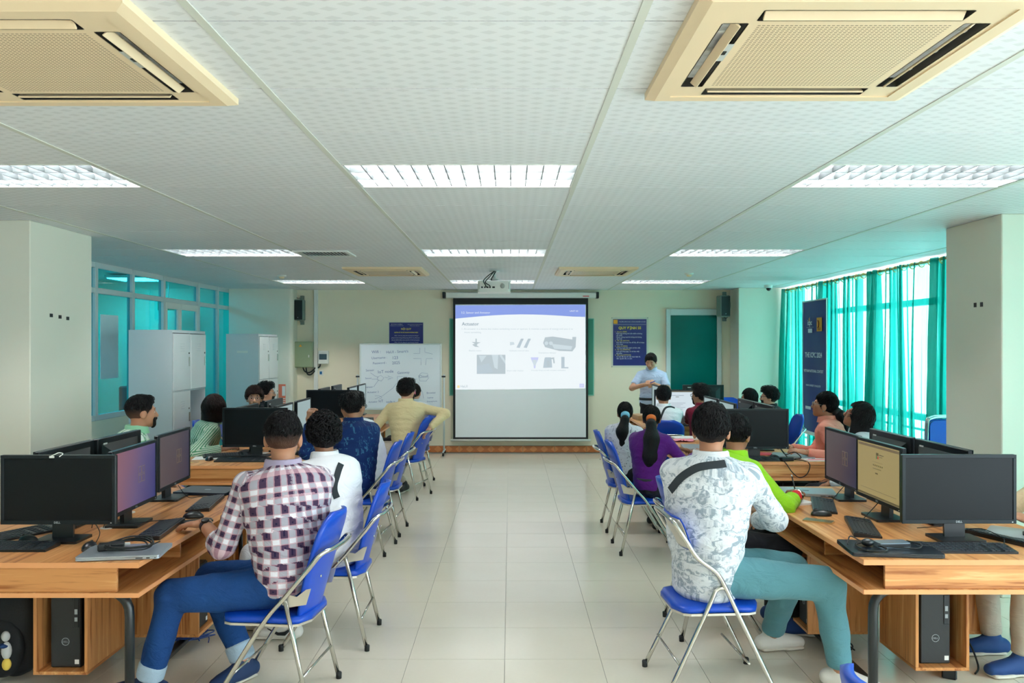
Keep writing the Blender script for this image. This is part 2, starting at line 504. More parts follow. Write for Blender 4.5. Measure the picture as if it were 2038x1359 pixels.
# left partition: aluminium frames and teal glass, a corridor behind
win = bpy.data.objects.new('window_1', None); COL.objects.link(win); win['kind'] = 'structure'
LY = [-0.5, 0.4, 1.3, 2.2, 3.1, 4.0, 4.9, 5.8, 6.7, 7.6, 8.0, 8.87, 9.74, 10.61]
LY2 = [11.79, 12.56, 13.26]
AL = M['alu']
for y in LY + LY2: MB().box(XL - .07, XL, y - .03, y + .03, 0.90 if y < 10.6 else 0, CEIL, .004).build('mullion', AL, win)
for (a, b) in list(zip(LY[:-1], LY[1:])) + [(10.61, 11.79), (11.79, 12.56), (12.56, 13.26)]:
    for (z, h) in ((2.29, .03), (CEIL - .03, .03)): MB().box(XL - .065, XL - .005, a + .03, b - .03, z - h, z + h, .004).build('transom', AL, win)
    MB().box(XL - .04, XL - .034, a + .03, b - .03, 2.32, CEIL - .06).build('pane', M['teal_glass'], win)
    if a == 10.61: continue
    lo = 0.93 if b < 10.7 else 0.10
    MB().box(XL - .065, XL - .005, a + .03, b - .03, lo - .03, lo + .03, .004).build('sill_rail', AL, win)
    MB().box(XL - .04, XL - .034, a + .03, b - .03, lo + .03, 2.26).build('pane', M['teal_glass'], win)
dr = bpy.data.objects.new('door_1', None); COL.objects.link(dr); dr['kind'] = 'structure'
for (a, b) in ((10.64, 11.10), (11.10, 11.76)):
    f = MB()
    f.box(XL - .05, XL, a, a + .06, 0.02, 2.26, .004); f.box(XL - .05, XL, b - .06, b, 0.02, 2.26, .004); f.box(XL - .05, XL, a + .06, b - .06, 2.18, 2.26); f.box(XL - .05, XL, a + .06, b - .06, 0.02, 0.12)
    f.build('door_frame', M['white'], dr); MB().box(XL - .03, XL - .024, a + .06, b - .06, 0.12, 2.18).build('pane', M['teal_glass'], dr)
# corridor beyond the glass
cor = MB(); cor.box(-6.75, -6.65, YN, YB, 0, 2.85); cor.build('wall_corridor', M['pillar'], **S)
for y in (7.4, 9.9, 12.4):  # lamps added to brighten the corridor behind the glass
    cl = thing('corridor_fill_light', ('nearest', 'middle', 'farthest')[int((y - 7) / 2.4)] + ' added square ceiling light brightening the corridor behind the teal glass', 'ceiling light', (-5.6, y, CEIL + .08), group='added corridor ceiling lights')
    MB().box(-.3, .3, -.3, .3, .02, .06, .004).build('housing', M['white'], cl); MB().box(-.27, .27, -.27, .27, 0.01, .02).build('diffuser', glow('corridor_diffuser', (0.85, 0.96, 1.0, 1), 14.0), cl)
ex = thing('exit_sign', 'green running man exit sign hanging in the corridor', 'sign', (-5.3, 12.9, 2.33))
MB().box(-.16, .16, 0, .03, -.08, .08, .004).build('housing', plain('exit_green', rgb(10, 90, 50), 0.4), ex)
MB().cyl((0, .015, .08), (0, .015, .42), .008, 8).build('hanger', M['white'], ex)
eg = glow('exit_symbol', (0.1, 1.0, 0.25, 1), 1.6)
s_ = MB(); s_.ell((-.06, -.004, .045), (.014, .003, .014), 10, 6); s_.box(-.075, -.045, -.006, 0, -.01, .03); s_.box(-.10, -.07, -.006, 0, -.05, -.03); s_.box(-.08, -.065, -.006, 0, -.05, 0); s_.box(-.05, -.01, -.006, 0, -.03, -.015); s_.box(-.02, -.01, -.006, 0, -.055, -.02); s_.box(-.11, -.08, -.006, 0, .01, .025)
s_.prism([(.02, -.01), (.08, -.01), (.08, -.035), (.13, 0), (.08, .035), (.08, .01), (.02, .01)], -.006, 0, 'y'); s_.build('symbol', eg, ex)
nb_ = thing('notice_board', 'frosted white notice panel fixed on the teal corridor glass', 'notice board', (-4.4335, 9.2, 1.72))
MB().box(0, .012, -.20, .20, -.38, .32, .002).build('panel', plain('frosted_panel', rgb(214, 232, 236), 0.5), nb_)
# corridor furniture glimpsed low behind the glass
tag(MB().box(-5.6, -4.9, 11.9, 13.1, 0, 1.12, .02).build('corridor_cabinet', plain('dark_corridor_cabinet', rgb(20, 60, 66), 0.5)), 'low dark cabinet in the corridor behind the teal glass', 'cabinet')

# right: window wall with mullions, rails and clear panes
w2 = bpy.data.objects.new('window_2', None); COL.objects.link(w2); w2['kind'] = 'structure'
WY = [-5.1 + 1.05 * i for i in range(18)]  # bays behind the camera are unseen, added for side daylight
M['frame_grey'] = plain('grey_window_frame', rgb(120, 134, 138), 0.45)
for y in WY: MB().box(XR + .02, XR + .10, y - .035, y + .035, 0.1, CEIL + .05, .004).build('mullion', M['frame_grey'], w2)
for (a, b) in zip(WY[:-1], WY[1:]):
    for z in (0.13, 0.93, 2.17, CEIL + .02): MB().box(XR + .02, XR + .09, a + .035, b - .035, z - .035, z + .035, .004).build('transom', M['frame_grey'], w2)
    for (z0, z1) in ((.165, .895), (.965, 2.135), (2.205, CEIL - .02)): MB().box(XR + .05, XR + .056, a + .035, b - .035, z0, z1).build('pane', M['clear_glass'], w2)
for z in (.30, .46, .62, .78): MB().box(XR + .11, XR + .13, YN, 12.75, z - .012, z + .012).build('guard_rail', M['frame_grey'], w2)

# far door with green glass
d2 = bpy.data.objects.new('door_2', None); COL.objects.link(d2); d2['kind'] = 'structure'
M['door_glass'] = plain('dark_green_glass', rgb(0, 92, 84), 0.12, var=0.3, scale=1.6, spec=0.6)
f = MB(); x0, x1, z1 = 2.48, 3.36, 2.285
f.box(x0, x0 + .07, 13.24, 13.30, 0, z1, .004); f.box(x1 - .07, x1, 13.24, 13.30, 0, z1, .004); f.box(x0 + .07, x1 - .07, 13.24, 13.30, z1 - .10, z1, .004); f.build('door_frame', M['alu'], d2)
MB().box(x0 + .07, x1 - .07, 13.27, 13.28, 0.02, z1 - .10).build('pane', M['door_glass'], d2)

# curtains: pleated sheer panels on rings along a brass rod
ROD_X, ROD_Z = 4.20, 2.545
rod = thing('curtain_rod', 'brass curtain rod with rings along the right windows', 'curtain rod', (ROD_X, 6.0, ROD_Z))
MB().cyl((0, -11.3, 0), (0, 6.72, 0), 0.014, 10).build('rod', M['curtain_gold'], rod)
ring = MB().tube(arc((0, 0, 0), .030, 0, 342, 18, 'xz'), .0055, 6, closed=True).mesh('ring', M['curtain_gold'])
for y in (-11, -8, -5, -2, 0.4, 2.2, 4.4, 6.6): MB().box(-.01, .20, y - .012, y + .012, -.012, .012).build('bracket', M['curtain_gold'], rod)
def curtain(y0, y1, label, folds, amp, seed, tight=()):
    rs = np.random.default_rng(seed); n = int(folds * 22); nz = 16
    t = np.linspace(0, 1, n)
    # pleats of uneven width: phase runs unevenly along the panel, some spans hang nearly flat
    jit = np.cumsum(np.interp(t, np.linspace(0, 1, folds + 1), rs.uniform(.35, 1.9, folds + 1))); jit = jit / jit[-1]
    A = np.interp(t, np.linspace(0, 1, folds * 2 + 1), rs.uniform(.25, 1.0, folds * 2 + 1) ** 1.2) * amp
    for (c, wd, g) in tight: A = A + amp * g * np.exp(-((t - c) / wd) ** 2)
    vs = []; zz = np.linspace(ROD_Z + .02, .12, nz)
    drift = rs.uniform(-1, 1, folds + 2)
    for k, z in enumerate(zz):
        q = k / (nz - 1)
        ph = jit * folds * 2 * np.pi + q * np.interp(t, np.linspace(0, 1, folds + 2), drift) * 2.2
        a = A * (0.55 + 0.6 * q)
        X = ROD_X + a * np.sin(ph) + .012 * np.sin(9 * t + 4 * q)
        Y = y0 + (y1 - y0) * (t + (0.022 * np.sin(2 * ph) * (A / amp)) * 1.2)
        vs += list(zip(X, Y, np.full(n, z)))
    fs = [(k * n + i, k * n + i + 1, (k + 1) * n + i + 1, (k + 1) * n + i) for k in range(nz - 1) for i in range(n - 1)]
    m = MB(); m.add(vs, fs, True)
    return tag(m.build('curtain', M['sheer']), label, 'curtain', 'teal curtains on the right windows')
CUR = [(3.3, 5.5, 'unseen sheer teal curtain panel added on the near side of the right pillar', 8), (6.30, 8.20, 'sheer teal curtain panel hanging next to the right pillar', 9), (8.22, 9.55, 'sheer teal curtain panel in the middle of the window wall', 7), (9.60, 11.2, 'sheer teal curtain panel just in front of the blue banner', 8), (11.22, 12.74, 'sheer teal curtain panel in the far corner behind the banner', 7)]  # first panel is unseen, added to hold back the near daylight
for i, (a, b, l, n) in enumerate(CUR):
    curtain(a, b, l, int(n * 1.4), .065, 20 + i, tight=((0.0, .06, 1.6), (1.0, .06, 1.6)))
    k = n
    for j in range(k): link('ring', ring, rod, (0, a + (b - a) * (j + .5) / k - 6.0, -.012))
# ------------------------------------------------------------------ ceiling fixtures
def reflector_mat():
    t = NT('mirror_reflector'); t.set(color=(0.62, 0.70, 0.71, 1), metal=1.0, rough=0.2); return t.m
M['reflector'] = reflector_mat()
M['louver'] = plain('satin_aluminium_louver', rgb(104, 112, 115), 0.35, var=0.03)
M['tube_glow'] = glow('lit_fluorescent_tube', (1.0, 0.98, 0.96, 1), TUBE)
blade_me = MB().prism([(-.284, 0), (.284, 0), (.284, .018), (.255, .038), (.19, .044), (.125, .038), (.0945, .018), (.065, .038), (0, .044), (-.065, .038), (-.0945, .018), (-.125, .038), (-.19, .044), (-.255, .038), (-.284, .018)], -.003, .003, 'x').mesh('louver_blade', M['louver'])
LBL = {-2: 'left', 0: 'centre', 2: 'right'}
RW = {3: 'nearest', 9: 'middle', 15: 'farthest', -3: 'overhead', -8: 'rear'}
def ceiling_lamp(c, r):
    x, y = CX0 + 1.2 * c + .6, CY0 + .6 * r + .3
    t = thing('ceiling_light', f'recessed louvred ceiling light in the {RW[r]} row, {LBL[c]} column', 'ceiling light', (x, y, CEIL), group='recessed ceiling lights')
    h = MB()
    h.box(-.59, .59, -.292, .292, .085, .095); h.box(-.59, -.575, -.292, .292, 0, .085); h.box(.575, .59, -.292, .292, 0, .085); h.box(-.575, .575, -.292, -.285, 0, .085); h.box(-.575, .575, .285, .292, 0, .085)
    for yy in (-.19, 0, .19):
        h.add([(-.57, yy - .085, .055), (.57, yy - .085, .055), (.57, yy, .083), (-.57, yy, .083), (-.57, yy + .085, .055), (.57, yy + .085, .055)], [(0, 1, 2, 3), (3, 2, 5, 4)])
    h.build('reflector', M['reflector'], t)
    rim = MB()
    for (a, b, e, g) in ((-.6, .6, -.30, -.284), (-.6, .6, .284, .30), (-.6, -.58, -.284, .284), (.58, .6, -.284, .284)): rim.box(a, b, e, g, -.002, .01)
    rim.build('rim', M['white'], t)
    for yy in (-.19, 0, .19): MB().cyl((-.56, yy, .062), (.56, yy, .062), .010, 8).build('tube', M['tube_glow'], t)
    for yy in (-.095, .095): MB().prism([(-.577, .002), (.577, .002), (.577, .045), (-.577, .045)], yy - .004, yy + .004, 'y').build('louver_bar', M['louver'], t)
    for i in range(13): link('louver_blade', blade_me, t, (-.577 + 1.154 * (i + 1) / 14, 0, .002))
    return t
for c, r in LAMPS: ceiling_lamp(c, r)

def grille_mat():
    t = NT('perforated_grille'); x, y, z = t.xyz(t.coord('Object'))
    fx = t.math('ABSOLUTE', t.math('SUBTRACT', t.math('FRACT', t.math('DIVIDE', x, .0125)), .5))
    row = t.math('FLOOR', t.math('DIVIDE', y, .0125))
    fy = t.math('ABSOLUTE', t.math('SUBTRACT', t.math('FRACT', t.math('DIVIDE', y, .0125)), .5))
    hole = t.math('MULTIPLY', t.math('LESS_THAN', fx, .33), t.math('LESS_THAN', fy, .22))
    edge = t.math('MULTIPLY', t.math('LESS_THAN', t.math('ABSOLUTE', x), .26), t.math('LESS_THAN', t.math('ABSOLUTE', y), .26))
    c = t.mix(t.math('MULTIPLY', hole, edge), rgb(238, 214, 178), rgb(156, 130, 98))
    t.set(color=c, rough=0.45)
    return t.m
M['grille'] = grille_mat()
def aircon(x, y, label, s=0.90, stain=False):
    t = thing('air_conditioner', label, 'air conditioner', (x, y, CEIL), group='ceiling cassette air conditioners')
    h = s / 2; q = h * .96
    p = MB()                                          # outer sloping rim
    o = [(-h, -h), (h, -h), (h, h), (-h, h)]; i1 = [(-h + .03, -h + .03), (h - .03, -h + .03), (h - .03, h - .03), (-h + .03, h - .03)]; e = .075
    i2 = [(-h + e, -h + e), (h - e, -h + e), (h - e, h - e), (-h + e, h - e)]
    vs = [(a, b, 0) for a, b in o] + [(a, b, -.022) for a, b in o] + [(a, b, -.034) for a, b in i1] + [(a, b, -.034) for a, b in i2] + [(a, b, -.026) for a, b in i2]
    fs = []
    for L in range(4):
        for k in range(4):
            k2 = (k + 1) % 4; fs.append((L * 4 + k2, L * 4 + k, L * 4 + 4 + k, L * 4 + 4 + k2))
    p.add(vs, fs); p.build('rim', M['beige'], t)
    # intake panel with four long openings
    g = h - e; a0, a1, b = g - .085, g - .018, .27
    cut = sorted({-g, -a1, -a0, -b, b, a0, a1, g}); p = MB(); z = -.030
    def hole(cx, cy): return (abs(cx) < b and a0 < abs(cy) < a1) or (abs(cy) < b and a0 < abs(cx) < a1)
    for u0, u1 in zip(cut[:-1], cut[1:]):
        for v0, v1 in zip(cut[:-1], cut[1:]):
            if not hole((u0 + u1) / 2, (v0 + v1) / 2): p.add([(u0, v0, z), (u0, v1, z), (u1, v1, z), (u1, v0, z)], [(0, 1, 2, 3)])
    p.build('intake_panel', M['grille'], t)
    for k in range(4):
        Mz = Matrix.Rotation(R(90 * k), 4, 'Z')
        sl = MB(); d = .07
        for bx in ((-b, b, a0 - .003, a0, z, z + d), (-b, b, a1, a1 + .003, z, z + d), (-b - .003, -b, a0, a1, z, z + d), (b, b + .003, a0, a1, z, z + d), (-b, b, a0, a1, z + d, z + d + .003)): sl.box(*bx, M=Mz)
        so = sl.build('outlet', M['dark_slot'], t)
        fl = MB(); Mf = Mz @ Matrix.Translation((0, (a0 + a1) / 2 - .006, z + .004)) @ Matrix.Rotation(R(40), 4, 'X')
        fl.box(-b + .008, b - .008, -.014, .014, -.004, .002, .0015, M=Mf); fl.build('flap', M['beige'], t)
        for xx in (-.16, 0, .16): MB().box(xx - .008, xx + .008, a0 + .02, a1 - .004, z + .02, z + .05, M=Mz).build('vane', M['white'], so)
    lb = MB(); sx = 1 if x < 0 else -1
    lb.box(sx * .285, sx * .315, -.12, .02, z - .001, z); lb.build('receiver_label', plain('grey_label', rgb(196, 200, 196), 0.4), t)
    MB().box(sx * .293, sx * .307, -.065, -.040, z - .004, z - .001, .001).build('receiver_eye', M['black'], t)
    return t
aircon(-1.43, 2.555, 'yellowed ceiling air conditioner at the upper left, cut by the frame')
aircon(0.925, 2.495, 'yellowed ceiling air conditioner at the upper right of the room')
aircon(-1.45, 9.85, 'small looking far air conditioner left of the projector')
aircon(1.00, 9.85, 'small looking far air conditioner right of the projector')
vn = thing('air_vent', 'slatted white air vent in the ceiling beside the middle left light', 'vent', (-1.78, 8.00, CEIL))
f = MB()
for (a, b, c_, d) in ((-.26, .26, -.22, -.18), (-.26, .26, .18, .22), (-.26, -.22, -.18, .18), (.22, .26, -.18, .18)): f.box(a, b, c_, d, -.014, 0, .002)
f.build('frame', M['white'], vn); MB().box(-.22, .22, -.18, .18, -.002, 0).build('backing', M['dark_slot'], vn)
sme = MB().box(-.013, .013, -.178, .178, -.0012, .0012, M=Matrix.Rotation(R(35), 4, 'Y')).mesh('slat', M['white'])
for i in range(13): link('slat', sme, vn, (-.198 + .033 * i, 0, -.008))
for k, (x, y, l) in enumerate(((-2.88, 10.5, 'white round smoke detector on the ceiling near the left far light'), (2.19, 10.2, 'white round smoke detector on the ceiling near the right far light'))):
    t = thing('smoke_detector', l, 'detector', (x, y, CEIL), group='smoke detectors')
    MB().lathe([(.055, 0), (.055, -.012), (.048, -.022)][::-1], 20).build('base', M['white'], t); MB().lathe([(.01, -.046), (.028, -.042), (.036, -.022)], 16).build('sensor_head', M['beige'], t)
t = thing('security_camera', 'white dome security camera under the ceiling by the curtains', 'camera', (3.78, 12.2, CEIL))
MB().lathe([(.03, -.05), (.055, -.045), (.06, -.02), (.06, 0)], 20).build('housing', M['white'], t); MB().ell((0, -.015, -.052), (.036, .036, .036), 16, 10).build('dome', M['black'], t)

# projector under the ceiling
pj = thing('projector', 'white projector hanging from a ceiling mount with dangling cables', 'projector', (-.19, 9.9, CEIL))
MB().lathe([(.06, 0), (.06, -.008), (.02, -.012), (.02, -.09), (.05, -.095), (.05, -.11)][::-1], 16).build('mount', M['white'], pj)
b = MB().prism(rrect(.385, .30, .03), -.262, -.128); b.build('housing', M['white'], pj)
MB().box(-.18, .18, -.149, -.1495, -.225, -.145).build('port_panel', plain('grey_ports', rgb(196, 198, 196), 0.4), pj)
pp = MB()
for x, wd in ((-.15, .02), (-.115, .015), (-.085, .02), (-.05, .012), (-.02, .03)): pp.box(x, x + wd, -.152, -.1495, -.215, -.195)
pp.build('ports', M['black'], pj)
MB().lathe([(.028, 0), (.028, .004), (.02, .005)], 16, Matrix.Translation((.10, -.152, -.19)) @ Matrix.Rotation(R(90), 4, 'X')).build('speaker_grille', plain('grey_dot', rgb(170, 172, 170), 0.5), pj)
MB().lathe([(.04, 0), (.045, .02), (.035, .03)], 16, Matrix.Translation((.08, .15, -.19)) @ Matrix.Rotation(R(-90), 4, 'X')).build('lens', M['black'], pj)
for pts in ([(.01, -.05, -.005), (-.06, -.12, -.06), (-.12, -.2, -.13), (-.10, -.21, -.18), (-.09, -.155, -.205)], [(0, -.05, -.005), (-.05, -.13, -.08), (-.10, -.22, -.15), (-.05, -.22, -.19), (-.05, -.155, -.21)], [(.02, -.03, -.005), (0, -.09, -.05), (-.03, -.1, -.10), (-.03, -.05, -.125)]):
    MB().tube(smooth_path(pts), .006, 6).build('cable', M['rubber'], pj)

# ------------------------------------------------------------------ far wall
ps = thing('projection_screen', 'large pull down projection screen showing a slide on the far wall', 'screen', (0.165, 13.20, 0))
hb = MB(); hb.prism(rrect(.09, .09, .02, 4, 0, 2.50), -1.18, 1.20, 'x'); hb.build('housing', M['white'], ps)
for sx in (-1, 1): MB().box(sx * 1.19, sx * 1.235, -.05, .09, 2.45, 2.55, .006).build('end_bracket', M['black'], ps)
MB().box(.98, 1.08, -.047, -.046, 2.475, 2.49).build('brand_mark', plain('red_print', rgb(220, 90, 90), 0.5), ps)
fx0, fx1 = -1.07, 1.07; zt, zb = 2.455, .215
MB().box(fx0, fx1, .008, .012, zb, zt).build('black_backing', M['matte_black'], ps)
M['screen_fabric'] = plain('grey_screen_fabric', rgb(236, 241, 246), 0.9, var=0.01)
MB().box(fx0 + .035, fx1 - .035, .004, .007, zb + .035, zt - .10).build('fabric', M['screen_fabric'], ps)
bt = MB().tube([(fx0 - .04, .01, zb - .012), (fx1 + .04, .01, zb - .012)], .018, 8); bt.build('bottom_bar', M['white'], ps)
SP = 0.93  # projector light on the screen is put into self-glowing slide colours
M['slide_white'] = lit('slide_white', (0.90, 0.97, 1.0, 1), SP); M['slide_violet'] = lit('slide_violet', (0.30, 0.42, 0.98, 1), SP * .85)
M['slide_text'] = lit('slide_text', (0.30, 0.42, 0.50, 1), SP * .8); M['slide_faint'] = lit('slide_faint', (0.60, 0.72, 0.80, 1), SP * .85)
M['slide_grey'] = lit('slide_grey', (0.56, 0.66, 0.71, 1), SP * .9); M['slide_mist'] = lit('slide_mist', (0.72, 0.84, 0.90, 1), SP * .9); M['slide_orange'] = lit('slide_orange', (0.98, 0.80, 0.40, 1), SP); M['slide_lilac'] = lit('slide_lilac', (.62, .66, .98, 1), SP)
sx0, sx1, sz0, sz1 = fx0 + .035, fx1 - .045, 1.005, 2.352
def SX(u): return sx0 + (sx1 - sx0) * u
def SZ(v): return sz1 - (sz1 - sz0) * v
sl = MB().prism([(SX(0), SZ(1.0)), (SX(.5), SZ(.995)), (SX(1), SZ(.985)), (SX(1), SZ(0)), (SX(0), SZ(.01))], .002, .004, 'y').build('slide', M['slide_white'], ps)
hp = [(SX(0), SZ(.01)), (SX(0), SZ(.165))] + [(SX(u), SZ(.165 - .04 * math.sin(math.pi * min(1, u * 1.05)) * 1.0 - .02 * u)) for u in (.1, .2, .3, .4, .5, .6, .7, .8, .9, 1.0)] + [(SX(1), SZ(0))]
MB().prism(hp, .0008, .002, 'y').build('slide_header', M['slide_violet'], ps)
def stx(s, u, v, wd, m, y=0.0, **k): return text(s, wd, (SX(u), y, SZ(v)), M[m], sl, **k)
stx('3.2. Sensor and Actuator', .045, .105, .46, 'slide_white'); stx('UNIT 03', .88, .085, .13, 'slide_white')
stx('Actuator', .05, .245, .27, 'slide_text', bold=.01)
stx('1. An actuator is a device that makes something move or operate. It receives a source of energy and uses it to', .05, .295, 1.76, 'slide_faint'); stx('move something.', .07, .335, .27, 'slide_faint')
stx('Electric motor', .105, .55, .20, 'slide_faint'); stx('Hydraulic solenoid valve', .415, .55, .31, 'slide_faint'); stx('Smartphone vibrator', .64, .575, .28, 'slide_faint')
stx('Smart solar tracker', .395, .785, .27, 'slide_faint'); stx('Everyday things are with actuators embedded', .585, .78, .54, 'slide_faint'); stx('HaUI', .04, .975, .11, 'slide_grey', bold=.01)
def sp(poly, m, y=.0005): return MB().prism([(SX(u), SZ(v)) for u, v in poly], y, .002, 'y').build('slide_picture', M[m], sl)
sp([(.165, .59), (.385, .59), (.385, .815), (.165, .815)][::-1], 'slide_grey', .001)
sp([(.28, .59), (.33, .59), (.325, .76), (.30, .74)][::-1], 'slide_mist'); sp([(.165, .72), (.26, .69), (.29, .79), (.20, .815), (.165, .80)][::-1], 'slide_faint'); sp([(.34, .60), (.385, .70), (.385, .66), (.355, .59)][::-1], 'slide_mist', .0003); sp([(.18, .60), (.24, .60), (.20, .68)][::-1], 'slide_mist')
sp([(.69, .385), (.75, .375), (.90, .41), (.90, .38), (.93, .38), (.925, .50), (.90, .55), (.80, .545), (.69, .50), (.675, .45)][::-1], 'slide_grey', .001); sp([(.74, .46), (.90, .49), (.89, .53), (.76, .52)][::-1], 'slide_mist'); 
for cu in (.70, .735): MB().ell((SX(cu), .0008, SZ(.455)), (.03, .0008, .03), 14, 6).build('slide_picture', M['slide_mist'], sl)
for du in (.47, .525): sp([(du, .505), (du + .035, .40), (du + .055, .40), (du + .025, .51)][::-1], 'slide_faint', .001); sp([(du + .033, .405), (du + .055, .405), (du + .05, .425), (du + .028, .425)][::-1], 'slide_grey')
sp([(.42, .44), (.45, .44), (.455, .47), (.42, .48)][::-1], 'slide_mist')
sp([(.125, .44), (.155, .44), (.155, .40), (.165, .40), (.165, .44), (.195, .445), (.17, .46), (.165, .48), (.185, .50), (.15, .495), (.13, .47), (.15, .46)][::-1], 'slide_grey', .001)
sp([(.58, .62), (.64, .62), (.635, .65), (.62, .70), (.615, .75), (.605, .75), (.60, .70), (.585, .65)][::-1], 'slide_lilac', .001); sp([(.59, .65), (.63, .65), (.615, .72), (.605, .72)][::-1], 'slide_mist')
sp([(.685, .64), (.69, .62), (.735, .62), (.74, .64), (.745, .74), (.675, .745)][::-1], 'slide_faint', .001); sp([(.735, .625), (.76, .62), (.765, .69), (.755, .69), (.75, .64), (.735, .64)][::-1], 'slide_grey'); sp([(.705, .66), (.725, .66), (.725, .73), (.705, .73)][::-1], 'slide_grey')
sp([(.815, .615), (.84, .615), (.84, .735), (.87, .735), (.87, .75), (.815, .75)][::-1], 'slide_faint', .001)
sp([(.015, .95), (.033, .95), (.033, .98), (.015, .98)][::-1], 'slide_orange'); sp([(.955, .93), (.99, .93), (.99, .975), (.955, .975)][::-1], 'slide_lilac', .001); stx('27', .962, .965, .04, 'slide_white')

# green board edge showing behind the screen
gb = thing('chalkboard', 'green board mostly hidden behind the projection screen', 'board', (.165, 13.27, 0))
MB().box(-1.12, 1.155, 0, .02, .92, 2.12, .004).build('board', plain('green_board', rgb(64, 150, 128), 0.5), gb)
MB().box(-1.135, 1.17, .004, .028, .905, 2.135, .003).build('frame', plain('pale_green_frame', rgb(120, 190, 172), 0.5), gb)

def poster(name, label, x0, x1, z0, z1, m, margin=.03):
    t = thing(name, label, 'poster', ((x0 + x1) / 2, 13.296, z0))
    wd, h = x1 - x0, z1 - z0
    MB().box(-wd / 2 - margin, wd / 2 + margin, -.002, .002, -margin, h + margin).build('laminate', plain('clear_laminate', rgb(222, 220, 202), 0.2), t)
    MB().box(-wd / 2, wd / 2, -.005, -.002, 0, h).build('sheet', m, t)
    return t, wd, h
p1, wd, h = poster('poster', 'navy rules poster half hidden behind the whiteboard', -1.93, -1.39, 1.32, 2.07, M['navy_print'], .012)
def pt(p, s, x, z, w_, m, **k): return text(s, w_, (x, -.006, z), M[m], p, **k)
pt(p1, 'BỘ CÔNG THƯƠNG', -.24, .715, .18, 'white_print'); pt(p1, 'TRƯỜNG ĐẠI HỌC CÔNG NGHIỆP HÀ NỘI', -.255, .695, .21, 'white_print'); pt(p1, 'CỘNG HÒA XÃ HỘI CHỦ NGHĨA VIỆT NAM', .02, .715, .235, 'white_print'); pt(p1, 'Độc lập - Tự do - Hạnh phúc', .06, .695, .15, 'white_print')
pt(p1, 'NỘI QUY', 0, .635, .16, 'yellow_print', align='CENTER', bold=.02); pt(p1, 'QUẢN LÝ VÀ SỬ DỤNG PHÒNG HỌC', 0, .585, .38, 'yellow_print', align='CENTER', bold=.03)
for k in range(9):
    pt(p1, ('Điều 1. Sinh viên, giảng viên vào phòng học đúng giờ', 'giữ gìn vệ sinh chung, không mang đồ ăn vào phòng học', 'tắt các thiết bị điện, khóa cửa khi rời khỏi phòng học')[k % 3], -.235 + (.05 if k % 3 == 0 else 0), .535 - .035 * k, .45 - (.07 if k % 3 == 0 else 0), 'white_print')
p2, wd, h = poster('poster', 'tall navy regulations poster on the wall behind the standing teacher', 1.64, 2.175, 1.385, 2.125, M['navy_print'])
MB().box(-.26, -.195, -.007, -.005, .665, .73).build('emblem', M['orange_print'], p2); pt(p2, 'TRƯỜNG ĐẠI HỌC CÔNG NGHIỆP HÀ NỘI', -.17, .69, .42, 'white_print')
MB().box(-.26, .26, -.006, -.005, .652, .655).build('rule_line', M['white_print'], p2)
pt(p2, 'QUY ĐỊNH 5S', 0, .58, .36, 'yellow_print', align='CENTER', bold=.035)
L5 = [('y', '1.  Sàng lọc (SEIRI)'), ('w', 'Phân loại những thứ cần thiết và không'), ('w', 'cần thiết'), ('w', 'Nhanh chóng loại bỏ những thứ không'), ('w', 'cần thiết'), ('y', '2.  Sắp xếp (SEITON)'), ('w', 'Quy định vị trí sao cho dễ lấy, dễ sử dụng'), ('w', 'và an toàn'), ('y', '3.  Sạch sẽ (SEISO)'), ('w', 'Thường xuyên làm sạch nơi làm việc'), ('y', '4.  Săn sóc (SEIKETSU)'), ('w', 'Luôn giữ hàng ngày, có nơi làm việc'), ('w', 'gọn gàng'), ('y', '5.  Sẵn sàng (SHITSUKE)'), ('w', 'Có thái độ tốt với việc thực hiện 5S,'), ('w', 'việc nguyên tắc, an toàn')]
for k, (c_, s) in enumerate(L5): text(s, 1, (-.235 if c_ == 'y' else -.215, -.006, .53 - .0285 * k), M['yellow_print' if c_ == 'y' else 'white_print'], p2, size=.0255, bold=.006)
for sx in (-1, 1):
    for z in (-.02, h + .02): MB().lathe([(.007, 0), (.007, .004)], 10, Matrix.Translation((sx * .285, -.002, z)) @ Matrix.Rotation(R(90), 4, 'X')).build('pin', M['chrome'], p2)
op = thing('notice', 'small orange and white notice on the far left pillar', 'notice', (-3.56, 12.998, .72))
MB().box(-.055, .055, -.002, 0, 0, .38).build('sheet', plain('orange_red_paper', rgb(236, 128, 100), 0.6), op)
MB().box(0, .05, -.003, -.002, .20, .35).build('photo_block', M['paper'], op)
for k in range(5): MB().box(-.01 if k % 2 else 0, .05, -.003, -.002, .03 + .03 * k, .04 + .03 * k).build('text_line', M['paper'], op)

# whiteboard on a stand
wb = thing('whiteboard', 'whiteboard on a wheeled stand covered with blue handwriting', 'whiteboard', (-1.71, 13.0, 0))
MB().box(-.62, .62, -.008, .008, .735, 1.715).build('board', plain('white_board_face', rgb(226, 234, 242), 0.25, var=.01), wb)
f = MB()
for (a, b_, c_, d) in ((-.64, .64, 1.715, 1.735), (-.64, .64, .715, .735), (-.64, -.615, .735, 1.715), (.615, .64, .735, 1.715)): f.box(a, b_, -.014, .014, c_, d, .003)
f.build('frame', M['alu'], wb)
for sx in (-1, 1):
    MB().tube([(sx * .675, .02, .06), (sx * .675, .02, 1.25)], .014, 8).build('leg', M['alu'], wb); MB().tube([(sx * .675, -.18, .06), (sx * .675, .2, .06)], .014, 8).build('foot', M['alu'], wb)
    for yy in (-.17, .19): MB().lathe([(.026, -.012), (.026, .012)], 12, Matrix.Translation((sx * .675, yy, .026)) @ Matrix.Rotation(R(90), 4, 'Y')).build('wheel', M['rubber'], wb)
    MB().cyl((sx * .64, .0, 1.22), (sx * .70, .0, 1.22), .012, 8).build('pivot', M['black'], wb)
